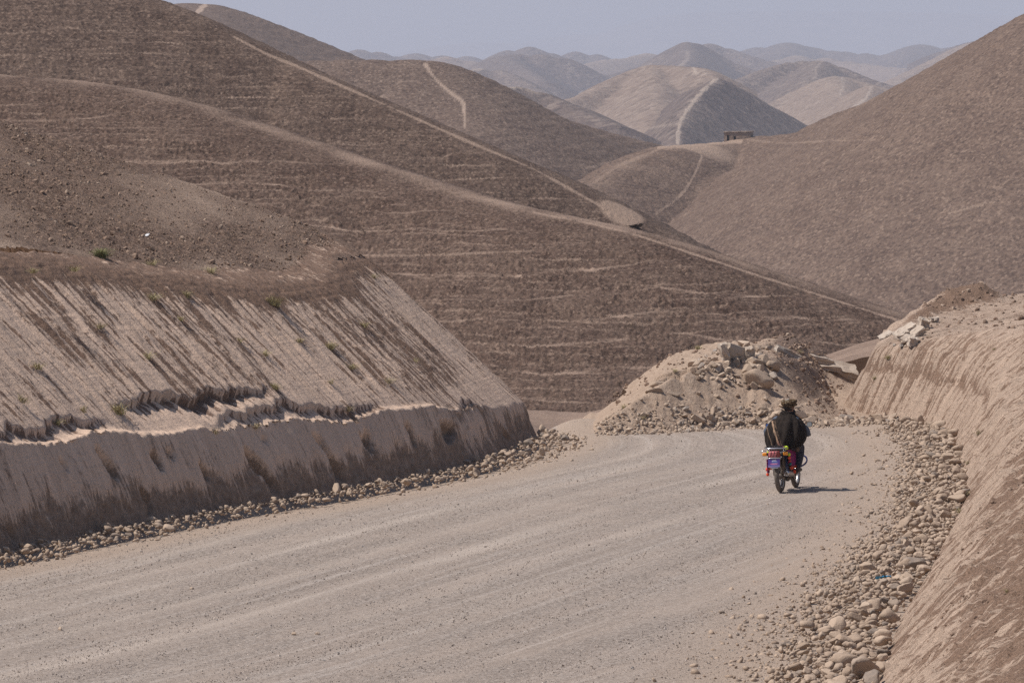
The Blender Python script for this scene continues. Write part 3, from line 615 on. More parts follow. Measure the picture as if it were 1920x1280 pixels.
# right cut bank as a height field
def z_right(X, Y):
    dR, sR = curve_dist(X, Y, RC, Rs)
    dR = -dR                                           # positive inside the bank
    steep = np.interp(Y, [60, 80, 100, 118, 126, 135], [0.95, 0.98, 1.05, 1.35, 1.75, 1.9])
    hh = np.interp(Y, [60, 80, 100, 120, 128], [0.85, 0.9, 0.95, 1.1, 1.6])
    zp = np.where(dR * steep < hh, dR * steep, hh + (dR - hh / steep) * np.interp(Y, [60, 100, 118, 128], [0.66, 0.66, 0.62, 0.8]))
    zf, heap = z_field_right(X, Y)
    return dR, sR, zp, zf, heap
def build_right():
    for (x0, x1, y0, y1, dx, dy) in ((2.0, 15.5, 58, 150, 0.075, 0.095), (-16, 30, -30, 60, 0.7, 0.7)):
        xs = np.arange(x0, x1, dx); ys = np.arange(y0, y1, dy); Y, X = np.meshgrid(ys, xs, indexing='ij')
        dR, sR, zp, zf, heap = z_right(X, Y)
        ril = fbm(sR * 3.6 + .4 * pn(sR * .3, dR, 2), dR * 0.55, 4, 113, 0.62); fine = fbm(sR * 11, dR * 1.2, 2, 119)
        gap = zf - zp
        face = ss(0.0, 0.12, dR) * ss(-0.1, 0.35, gap)
        near = ss(112, 98, Y)
        upn = near * ss(0.75, 1.5, dR + 0.5 * fbm(X * 0.3, Y * 0.1, 3, 7))
        soil = 0.38 + 1.0 * fbm(sR * 4.5, dR * 0.8, 4, 133, 0.6) + 0.30 * fbm(sR * 0.2, dR * 0.5, 2, 135) - 0.3 * ril + 0.40 * upn
        Z = zp + face * (0.10 * ril + 0.035 * fine + 0.22 * fbm(X * 0.9 + .2 * Y, Y * 0.45, 4, 197) * ss(0, .6, dR) + 0.05 * (np.abs(fbm(X * 2.2, Y * 1.2 + zp * 3, 3, 198)) > 0.30))
        # a crack line and shell-like break half-way up the far face
        cr = np.exp(-((dR - (0.62 + 0.10 * pn(sR * 1.3, 0 * sR, 5))) / 0.05) ** 2) * ss(114, 118, Y)
        gou = ss(0.42, 0.6, fbm(sR * 5.5, dR * 1.1, 3, 191)) * (0.4 + 0.6 * ss(-.2, .3, fbm(X * .5, Y * .2, 2, 5)))
        Z = Z - 0.06 * cr - 0.07 * gou * face; soil = soil + 0.5 * gou
        Z = Z - 0.0 * cr; soil = soil + 0.5 * cr
        zf2 = zf + 0.09 * (billow(X * 4.5, Y * 3.5, 3, 171) - .3) * (0.5 + 0.9 * ss(0.05, 0.3, heap)) + ss(.05, .3, heap) * 0.10 * fbm(X * 3, Y * 2, 3, 4)
        Zn = smin(Z, zf2, 0.18)
        onf = ss(0.15, -0.2, gap)
        soil = soil * (1 - onf) + onf * (0.36 + 0.45 * fbm(X * 1.2, Y * 0.8, 4, 137) + 0.75 * ss(0.10, 0.30, heap))
        Zn = Zn + (0.03 + 0.13 * upn) * ss(0, .2, dR) * (billow(X * 3.6, Y * 3.0, 4, 175) - .3)
        Zn = np.maximum(Zn, -0.9)
        cut = dR > -0.25
        if y1 > 60: cut = cut & (Y > 58)
        fl = np.stack([sR, dR * 1.35, 0 * dR], -1)
        o = link('bank', gridmesh('bank', X, Y, Zn, {'soil': np.clip(soil, 0, 1.2), 'flow': fl}, cut), M_BR)
        tag(o, 'sunlit raked earth bank on the right of the road with a dark soil heap on top' if y1 > 60 else 'near end of the right bank, where the viewer stands', kind='structure')
        if y1 > 60: RH['X'], RH['Y'], RH['Z'] = xs, ys, Zn
RH = {}
build_right()

# ------------------------------------------------------------------ rubble mound on the outside of the bend
def z_mound(X, Y):
    toe = toe_y(X)
    fr = np.maximum(Y - toe, 0)
    side = np.maximum(X - 1.75 - 0.05 * (Y - 126), 0)
    crest = np.interp(X, [1.5, 2.2, 3.4, 4.2, 4.9, 6.0, 6.8, 7.6, 8.3, 10], [0.0, 0.35, 1.0, 1.22, 1.40, 1.38, 1.10, 0.40, 0.22, 0.25])
    f = np.interp(X, [1.5, 5.6, 6.6, 7.4, 9], [0.62, 0.50, 0.24, 0.055, 0.05])
    z = np.minimum(fr * f, crest + 0.03 * np.maximum(Y - 130, 0) * 0)
    z = smin(z, side * 0.72 - 0.02, 0.12)
    # dark dumped ridge behind the dirt ramp
    z = z + 0.55 * np.exp(-(((X - 7.55) / 0.55) ** 2 + ((Y - 139) / 1.5) ** 2)) + 0.35 * np.exp(-(((X - 6.7) / 0.6) ** 2 + ((Y - 136) / 2.0) ** 2))
    z = z - 0.07 * np.maximum(Y - 135 - 4 * ss(6, 7.5, X), 0) ** 1.3
    return z, crest
def build_mound():
    b = NB('rubble_mound_earth', 0.95)
    fv2 = b.coord((9, 1.2, 9), 'flow'); n2 = b.noise(1.0, 4, 0.6, fv2); n3 = b.noise(6, 6, 0.7); n4 = b.noise(22, 4, 0.7)
    c = b.mix(b.ramp(n3, 0.34, 0.66), (0.33, 0.235, 0.172), (0.47, 0.355, 0.268))
    c = b.mix(b.ramp(n2, 0.55, 0.75, 0, 0.5), c, (0.25, 0.18, 0.14))
    k = b.math('ADD', b.attr('soil'), b.ramp(n4, 0.3, 0.7, -0.3, 0.3))
    c = b.mix(b.ramp(k, 0.4, 0.7), c, b.mix(b.ramp(n4, .4, .6), (0.125, 0.085, 0.066), (0.22, 0.155, 0.12)))
    m = b.done(c, b.bump(n4, 0.02, 1, b.bump(n3, 0.07)))
    xs = np.arange(-3, 11.5, 0.05); ys = np.arange(122.0, 148, 0.075); Y, X = np.meshgrid(ys, xs, indexing='ij')
    z, crest = z_mound(X, Y)
    rough = ss(0.03, 0.3, z)
    ramp_ = ss(7.0, 7.6, X) * ss(137.2, 136.2, Y)
    # vertical raking on the pale front of the mound
    fx = ss(4.0, 4.4, X) * ss(6.2, 5.6, X)
    z = z + rough * (1 - 0.8 * ramp_) * (0.10 * (billow(X * 1.8, Y * 1.3, 4, 203) - 0.3) + 0.03 * fbm(X * 9, Y * 2, 3, 205)) + 0.05 * fx * rough * fbm(X * 7, Y * 0.8, 3, 207)
    # broken earth ledges at the left of the mound: square hollows with overhanging blocks
    for (cx, cy, rx, ry, dp) in ((3.42, 126.5, 0.30, 0.5, 0.62), (3.95, 126.95, 0.30, 0.45, 0.62), (3.60, 127.6, 0.36, 0.35, 0.4)):
        q = np.maximum(np.abs(X - cx) / rx, np.abs(Y - cy) / ry) + 0.25 * pn(X * 4, Y * 4, 9)
        z = z - dp * ss(1.08, 0.86, q)
    soil = 0.12 + 0.45 * fbm(X * 0.8, Y * 0.6, 3, 211) + 0.62 * ss(6.0, 6.5, X) * ss(7.7, 7.1, X) * ss(0.3, 0.6, z) + 0.6 * np.exp(-(((X - 7.5) / 0.8) ** 2 + ((Y - 138.5) / 1.5) ** 2))
    soil = soil + 0.35 * ss(5.0, 5.6, X) * ss(1.0, 1.3, z) * ss(7, 6, X) - 0.4 * ramp_
    dR, _ = curve_dist(X, Y, RC, Rs)
    base = -0.0 * z
    z = np.where(X < 1.8, np.minimum(z, 0.0) - 0.75 * (1.8 - X), z)
    z = smin(z, 5 + 0 * z, 0.1)
    zr = road_z(X, Y)
    z = z - 0.06 * ss(0.10, -0.15, Y - toe_y(X))
    fl = np.stack([X, Y, z * 2], -1)
    o = link('mound', gridmesh('mound', X, Y, z, {'soil': np.clip(soil, 0, 1), 'flow': fl}, (X > -2.5) & ((X > 2.6) | (Y < 131))), m); tag(o, 'mound of cut earth and dumped rubble across the road behind the motorcyclist', kind='structure')
    MH['X'], MH['Y'], MH['Z'] = xs, ys, z
MH = {}
build_mound()

def samp(H, x, y):
    xs, ys, Z = H['X'], H['Y'], H['Z']
    fx = np.clip((np.asarray(x) - xs[0]) / (xs[1] - xs[0]), 0, len(xs) - 1.001); fy = np.clip((np.asarray(y) - ys[0]) / (ys[1] - ys[0]), 0, len(ys) - 1.001)
    i, j = fx.astype(int), fy.astype(int); u, v = fx - i, fy - j
    return (Z[j, i] * (1 - u) + Z[j, i + 1] * u) * (1 - v) + (Z[j + 1, i] * (1 - u) + Z[j + 1, i + 1] * u) * v
def on_surface(H, px, py, d0, d1, n=500):
    """first point of the height field met along the line of sight through a photo pixel"""
    for D in np.linspace(d0, d1, n):
        p = at(px, py, D)
        if samp(H, p[0], p[1]) >= p[2]: return np.array((p[0], p[1], float(samp(H, p[0], p[1]))))
    return None

# ------------------------------------------------------------------ stones
def ico(sub):
    bm = bmesh.new(); bmesh.ops.create_icosphere(bm, subdivisions=sub, radius=1.0)
    V = np.array([v.co[:] for v in bm.verts]); Fc = np.array([[v.index for v in f.verts] for f in bm.faces]); bm.free(); return V, Fc
ICO = {k: ico(k) for k in (1, 2, 3)}
def rock_shape(sub, seed, angular=0.0, flat=0.62, rough=0.12):
    r = np.random.default_rng(seed); V, Fc = ICO[sub]; V = V.copy()
    n = 0
    for k in range(5):
        d = r.normal(size=3); d /= np.linalg.norm(d); n = n + r.uniform(.3, 1) * np.sin((1.2 + k * 0.9) * (V @ d) * 2 + r.uniform(0, 6))
    V = V * (1 + rough * n[:, None] / 1.5)
    if angular > 0:
        for k in range(int(7 + angular * 6)):
            d = r.normal(size=3); d /= np.linalg.norm(d); c = r.uniform(0.48, 0.85)
            t = V @ d; V = V - np.maximum(t - c, 0)[:, None] * d
    V = V * np.array([1.0, r.uniform(0.62, 0.95), flat * r.uniform(0.75, 1.15)])
    return V, Fc
def mat_stone(name, a, b_, c_):
    b = NB(name, 0.88)
    g = b.n('ShaderNodeNewGeometry'); oi = b.n('ShaderNodeObjectInfo')
    rnd = b.math('FRACT', b.math('ADD', g.outputs['Random Per Island'], oi.outputs['Random']))
    c = b.mix(b.ramp(rnd, 0.0, 0.75), a, b_); c = b.mix(b.ramp(rnd, 0.86, 0.94), c, c_)
    c = b.mix(b.ramp(b.noise(9, 5, 0.7), 0.4, 0.7, 0, 0.6), c, (0.42, 0.32, 0.24))
    c = b.mix(b.ramp(b.noise(40, 3, 0.7), 0.6, 0.8, 0, 0.4), c, (0.17, 0.13, 0.10))
    return b.done(c, b.bump(b.noise(30, 4, 0.65), 0.012))
M_ST = mat_stone('dusty_cobble', (0.30, 0.220, 0.162), (0.46, 0.350, 0.265), (0.22, 0.178, 0.150))
M_RK = mat_stone('broken_pale_rock', (0.32, 0.24, 0.18), (0.50, 0.39, 0.30), (0.33, 0.285, 0.25))
M_GV = mat_stone('road_gravel', (0.27, 0.228, 0.195), (0.46, 0.40, 0.36), (0.26, 0.25, 0.245))
M_CL = mat_stone('soil_clod', (0.11, 0.068, 0.048), (0.25, 0.162, 0.116), (0.40, 0.30, 0.23))

def rot_many(n, r, tilt=0.5):
    a = r.uniform(0, 2 * np.pi, n); b_ = r.normal(0, tilt, n); c = r.normal(0, tilt, n)
    ca, sa, cb, sb, cc, sc_ = np.cos(a), np.sin(a), np.cos(b_), np.sin(b_), np.cos(c), np.sin(c)
    Rz = np.zeros((n, 3, 3)); Rz[:, 0, 0] = ca; Rz[:, 0, 1] = -sa; Rz[:, 1, 0] = sa; Rz[:, 1, 1] = ca; Rz[:, 2, 2] = 1
    Rx = np.zeros((n, 3, 3)); Rx[:, 0, 0] = 1; Rx[:, 1, 1] = cb; Rx[:, 1, 2] = -sb; Rx[:, 2, 1] = sb; Rx[:, 2, 2] = cb
    Ry = np.zeros((n, 3, 3)); Ry[:, 1, 1] = 1; Ry[:, 0, 0] = cc; Ry[:, 0, 2] = sc_; Ry[:, 2, 0] = -sc_; Ry[:, 2, 2] = cc
    return Rz @ Rx @ Ry
def scatter_mesh(name, pos, size, shapes, r, mat, smooth=True, tilt=0.5):
    Vs, Fs = [], []; off = 0
    pick = r.integers(0, len(shapes), len(pos)); Rm = rot_many(len(pos), r, tilt)
    for k, (V, Fc) in enumerate(shapes):
        idx = np.where(pick == k)[0]
        if len(idx) == 0: continue
        P = np.einsum('nij,vj->nvi', Rm[idx], V) * size[idx][:, None, None] + pos[idx][:, None, :]
        Vs.append(P.reshape(-1, 3)); n = len(V)
        Fs.append((Fc[None] + (off + np.arange(len(idx)) * n)[:, None, None]).reshape(-1, 3)); off += len(idx) * n
    me = tomesh(name, np.vstack(Vs), np.vstack(Fs), smooth)
    return link(name, me, mat)
ROUND3 = [rock_shape(3, 100 + k, 0.5, 0.54, 0.15) for k in range(8)]
ROUND2 = [rock_shape(2, 120 + k, 0.7, 0.52, 0.17) for k in range(10)]
ROUND1 = [rock_shape(1, 140 + k, 0.4, 0.55, 0.2) for k in range(8)]
ANG3 = [rock_shape(3, 160 + k, 1.0, 0.75, 0.10) for k in range(9)]
ANG2 = [rock_shape(2, 180 + k, 1.0, 0.75, 0.12) for k in range(10)]
ANG1 = [rock_shape(1, 200 + k, 0.6, 0.75, 0.15) for k in range(8)]
def mk(shapes, nm, mat, smooth):
    out = []
    for V, Fc in shapes:
        me = tomesh(nm, V, Fc, smooth); me.materials.append(mat); out.append(me)
    return out
ME_R3 = mk(ROUND3, 'stone', M_ST, True); ME_R2 = mk(ROUND2, 'stone', M_ST, True)
ME_AS = mk(ANG3, 'stone', M_ST, True); ME_A3 = mk(ANG3, 'rock', M_RK, False); ME_A2 = mk(ANG2, 'rock', M_RK, False)
def place(name, me, loc, size, rot, label, cat, group=None):
    o = bpy.data.objects.new(name, me); COL.objects.link(o); o.location = loc
    o.scale = (size, size, size) if np.isscalar(size) else size
    o.rotation_euler = rot; return tag(o, label, cat, group)

# right verge: a heap of dusty river cobbles between road edge and bank
VR = np.array([(2.9, 70), (3.17, 73.6), (4.18, 83.4), (5.2, 90.3), (6.25, 97), (7.1, 105.6), (7.45, 110), (8.1, 116), (8.35, 120), (8.3, 122.6), (7.9, 124.4)])
VRb = np.array([(4.3, 70), (4.78, 73.8), (5.72, 83.4), (6.66, 90.3), (7.5, 97), (8.42, 105.6), (8.75, 110), (9.15, 116), (9.4, 121), (9.35, 124.5), (8.9, 126.3)])
def right_strip(t, u):
    tt = t * (len(VR) - 1); i = np.minimum(tt.astype(int), len(VR) - 2); f = (tt - i)[:, None]
    a = VR[i] * (1 - f) + VR[i + 1] * f; b = VRb[i] * (1 - f) + VRb[i + 1] * f
    return a + (b - a) * u[:, None]
def pile_z(u): return 0.01 + 0.10 * ss(0.0, 0.5, u) * (1 - 0.25 * ss(.6, 1, u))
def verge_right():
    r = np.random.default_rng(31)
    # distribute by length of each leg
    L = np.linalg.norm(np.diff(VR, axis=0), axis=1); c = np.concatenate([[0], np.cumsum(L)]) / L.sum()
    def draw(n, pw):
        t = np.interp(r.random(n), c, np.linspace(0, 1, len(VR))); u = r.random(n) ** pw; return t, u
    # bed of small stones
    n = 7500; t, u = draw(n, 0.85); u = u * 1.12 - 0.14 + r.normal(0, .05, n); u = np.where(r.random(n) < .14, -np.abs(r.normal(0, .35, n)), u); P = right_strip(t, u); sz = np.clip(r.lognormal(-3.35, 0.45, n), 0.014, 0.09)
    pos = np.column_stack([P, pile_z(u) * 0.9 - 0.01 + r.normal(0, 0.012, n)])
    o = scatter_mesh('cobble_bed', pos, sz, ROUND1, r, M_ST); tag(o, 'bed of small dusty cobbles filling the right roadside verge', 'pebbles', kind='stuff')
    n = 1500; t, u = draw(n, 0.7); u = u * 1.04 - 0.02; P = right_strip(t, u); sz = np.clip(r.lognormal(-2.75, 0.42, n), 0.04, 0.18) * (0.72 + 0.45 * u)
    pos = np.column_stack([P, pile_z(u) + 0.015 + r.normal(0, 0.02, n)])
    app = sz / pos[:, 1]; order = np.argsort(-app); big = order[:200]; rest = order[200:]
    o = scatter_mesh('cobble_heap', pos[rest], sz[rest], ROUND2[:6] + ANG2[:5], r, M_ST, True, 0.35); tag(o, 'heap of mid-sized rounded cobbles along the right bank foot', 'cobbles', kind='stuff')
    for k, i in enumerate(big):
        pp = pos[i]; s_ = sz[i]
        place('stone', (ME_R3[k % 8], ME_R2[k % 10], ME_AS[k % 9])[k % 3], (pp[0], pp[1], pp[2] + s_ * 0.18), s_, (r.normal(0, .3), r.normal(0, .3), r.uniform(0, 6.3)),
              'rounded dusty river cobble in the heap along the right road edge', 'stone', 'cobbles heaped along the right road edge')
    # singular big ones
    S1 = [(1590, 1246, 0.27, 0.75, 'largest rounded boulder in the right verge, at the bottom of the picture', ME_R3[0], 0.3),
          (1622, 1258, 0.24, 0.85, 'second large boulder leaning beside the biggest one at the bank foot', ME_R3[1], 1.2),
          (1655, 1196, 0.17, 0.85, 'tall pale boulder against the bank just above the two largest boulders', ME_R3[2], 2.0),
          (1626, 1142, 0.15, 0.7, 'grey broken rock amid tan cobbles on the right verge', ME_A3[0], 0.4),
          (1548, 1182, 0.16, 0.6, 'greyish flat boulder near the left side of the cobble heap', ME_R3[3], 2.6),
          (1672, 1158, 0.15, 0.5, 'wide flat tan boulder touching the right bank foot', ME_R3[4], 0.1),
          (1680, 1102, 0.17, 0.62, 'broad smooth boulder just right of the blue scrap', ME_R3[5], 1.5),
          (1735, 1066, 0.12, 0.62, 'brown boulder against the bank midway along the verge', ME_R3[6], .5),
          (1700, 1020, 0.10, 0.9, 'small dark angular rock high in the right cobble heap', ME_A3[1], .5)]
    for px, py, s_, fl, lab, me, rz in S1:
        p = onroad(px, py, 0.14); place('boulder', me, (p[0], p[1], 0.12 + s_ * fl * 0.35), (s_, s_ * 0.9, s_ * fl * 1.5), (0.1, 0.15, rz), lab, 'boulder')
    # stones lying apart on the road
    for px, py, s_, lab in ((1510, 1150, 0.055, 'lone rounded stone on the road just left of the cobble heap'), (1593, 1050, 0.06, 'lone brown stone at the road edge above the rounded one'),
                            (551, 1190, 0.050, 'left of the two small dark stones lying in the middle of the road'), (596, 1189, 0.046, 'right of the two small stones lying in the middle of the road'),
                            (113, 1181, 0.05, 'flat dark stone on the road near the left edge of the picture'), (360, 1104, 0.04, 'small grey stone on the road near the left verge'),
                            (1487, 960, 0.035, 'small grey stone on the road behind the motorcycle'), (1440, 946, 0.03, 'small dark stone on the road left of the rear wheel'),
                            (1405, 1133, 0.04, 'flat grey stone on the road below the motorcycle'), (1403, 1108, 0.035, 'grey chip on the road just above the flat grey stone'),
                            (1525, 1057, 0.03, 'dark chip on the road left of the lone brown stone'), (1383, 1190, 0.035, 'dark chip low on the road in front')):
        p = onroad(px, py); place('stone', ME_A2[int(px) % 10], (p[0], p[1], s_ * 0.45), s_, (0.1, 0.2, px * 0.1), lab, 'stone')
verge_right()

# left verge
def verge_left():
    r = np.random.default_rng(41)
    i0 = int(np.argmax(LC[:, 1] > 84)); i1 = int(np.argmax(LC[:, 1] > 122.2)); C = LC[i0:i1]
    T = np.gradient(C, axis=0); T /= np.linalg.norm(T, axis=1, keepdims=True); N = np.stack([T[:, 1], -T[:, 0]], -1)
    def pts(n, wmul=1.0):
        j = r.integers(0, len(C), n); u = np.abs(r.normal(0.30, 0.36, n)); 
        wd = np.interp(C[j, 1], [84, 100, 112, 117, 121], [1.0, 0.95, 0.95, 1.5, 1.2]); return C[j] + N[j] * (u * wd * wmul)[:, None] + r.normal(0, .03, (n, 2)), u
    n = 2000; P, u = pts(n); sz = np.clip(r.lognormal(-3.25, 0.4, n), 0.018, 0.08)
    pos = np.column_stack([P, 0.10 * ss(1.0, 0.1, u) + r.normal(0, .01, n)])
    o = scatter_mesh('cobble_bed', pos, sz, ROUND1, r, M_ST); tag(o, 'small stones and crumbled earth along the foot of the left cut bank', 'pebbles', kind='stuff')
    n = 380; P, u = pts(n, 0.8); sz = np.clip(r.lognormal(-2.72, 0.36, n), 0.04, 0.17)
    keep = r.random(n) < np.interp(P[:, 1], [84, 96, 104, 112, 114], [1, 1, 0.7, 0.7, 1.0]); P, u, sz = P[keep], u[keep], sz[keep]; n = len(P)
    pos = np.column_stack([P, 0.12 * ss(1.0, 0.1, u) + 0.02 + r.normal(0, .015, n)])
    order = np.argsort(-sz / pos[:, 1]); big = order[:85]; rest = order[85:]
    o = scatter_mesh('cobble_heap', pos[rest], sz[rest], ROUND2[:4] + ANG2, r, M_ST, True, 0.4); tag(o, 'loose mid-sized stones along the foot of the left cut bank', 'cobbles', kind='stuff')
    for k, i in enumerate(big):
        pp = pos[i]; s_ = sz[i]
        place('stone', (ME_R3[k % 8], ME_AS[k % 9])[k % 2], (pp[0], pp[1], pp[2] + s_ * 0.2), s_, (r.normal(0, .35), r.normal(0, .35), r.uniform(0, 6.3)),
              'dusty stone lying at the foot of the left cut bank', 'stone', 'stones along the foot of the left cut bank')
verge_left()

def gravel():
    r = np.random.default_rng(51)
    n = 95000; d = 1 / r.uniform(1 / 128, 1 / 71.0, n); px = r.uniform(-30, 1800, n); x = (px - 960) / F * d
    dR, _ = curve_dist(x, d, RC[::2], Rs[::2]); dL, _ = curve_dist(x, d, LC[::8], Ls[::8])
    lat_, s_ = curve_dist(x, d, RCC[::4], RCs[::4])
    den = 0.55 + 0.9 * fbm(lat_ * 1.4, s_ * 0.05, 3, 5) + 0.4 * fbm(x * .5, d * .5, 2, 9)
    ok = (dR > 0.3) & (dL < -0.5) & (r.random(n) < den) & ~((d > 124.5) & (x > 1.8))
    x, d = x[ok], d[ok]; n = len(x); sz = np.clip(r.lognormal(-4.85, 0.42, n), 0.005, 0.032)
    pos = np.column_stack([x, d, road_z(x, d) + 0.004 + sz * 0.1])
    o = scatter_mesh('gravel', pos, sz, [ICO_LOW(k) for k in range(6)], r, M_GV, False, 0.6); tag(o, 'loose gravel scattered over the road surface', 'gravel', kind='stuff')
def ICO_LOW(k):
    r = np.random.default_rng(300 + k); V = np.array([(1, 0, 0), (-1, 0, 0), (0, 1, 0), (0, -1, 0), (0, 0, 1), (0, 0, -1)], float) * r.uniform(0.6, 1.2, (6, 1)); V[:, 2] *= 0.7; V += r.normal(0, .1, V.shape)
    Fc = np.array([(0, 2, 4), (2, 1, 4), (1, 3, 4), (3, 0, 4), (2, 0, 5), (1, 2, 5), (3, 1, 5), (0, 3, 5)]); return V, Fc
gravel()

def clods():
    r = np.random.default_rng(61)
    n = 26000; x = r.uniform(-13, 0, n); y = r.uniform(99, 127, n)
    dL, _ = curve_dist(x, y, LC[::8], Ls[::8]); zf = z_field_left(x, y)
    ok = (dL > zf * 0.98 + 0.25) & (r.random(n) < 0.6 + 0.8 * fbm(x * .35, y * .12, 3, 81)); x, y, zf = x[ok], y[ok], zf[ok]; n = len(x)
    sz = np.clip(r.lognormal(-3.75, 0.5, n), 0.012, 0.11)
    o = scatter_mesh('soil_clods', np.column_stack([x, y, zf + sz * 0.15]), sz, ANG1, r, M_CL, False, 0.8); tag(o, 'broken clods of brown earth strewn over the field above the left bank', 'clods', kind='stuff')
    # right bank top and soil heap
    n = 5200; x = r.uniform(7.6, 14.5, n); y = r.uniform(112, 141, n)
    _, heap = z_field_right(x, y); dR, _ = curve_dist(x, y, RC[::2], Rs[::2]); z = samp(RH, x, y)
    ok = (-dR > 1.6) & (r.random(n) < 0.22 + 2.5 * heap); x, y, z = x[ok], y[ok], z[ok]; n = len(x)
    sz = np.clip(r.lognormal(-3.3, 0.5, n), 0.012, 0.12)
    o = scatter_mesh('soil_clods', np.column_stack([x, y, z + sz * 0.15]), sz, ANG1, r, M_CL, False, 0.8); tag(o, 'brown clods on the dark soil heap and the top of the right bank', 'clods', kind='stuff')
    n = 9000; x = r.uniform(5.0, 9.8, n); y = r.uniform(64, 108, n); dR, _ = curve_dist(x, y, RC[::2], Rs[::2]); z = samp(RH, x, y)
    ok = (-dR > 0.7) & (r.random(n) < .35 + 1.6 * fbm(x * .8, y * .25, 3, 9)); x, y, z = x[ok], y[ok], z[ok]; sz = np.clip(r.lognormal(-3.95, 0.6, len(x)), 0.008, 0.08)
    o = scatter_mesh('soil_clods', np.column_stack([x, y, z + sz * 0.15]), sz, ANG1, r, M_CL, False, 0.8); tag(o, 'crumbs of earth on the near slope of the right bank', 'clods', kind='stuff')
    # dark earth crumbs on the mound
    n = 4200; x = r.uniform(2.2, 9.3, n); y = r.uniform(125.2, 141, n); z = samp(MH, x, y); dR, _ = curve_dist(x, y, RC[::2], Rs[::2])
    dark = np.exp(-((x - 6.9) / 0.8) ** 2) * (y > 127)
    ok = (dR > 0.1) & (r.random(n) < 0.12 + 0.9 * dark); x, y, z = x[ok], y[ok], z[ok]; sz = np.clip(r.lognormal(-3.2, 0.5, len(x)), 0.012, 0.11)
    o = scatter_mesh('soil_clods', np.column_stack([x, y, z + sz * 0.15]), sz, ANG1, r, M_CL, False, 0.8); tag(o, 'dark earth crumbs tipped over the right side of the rubble mound', 'clods', kind='stuff')
clods()

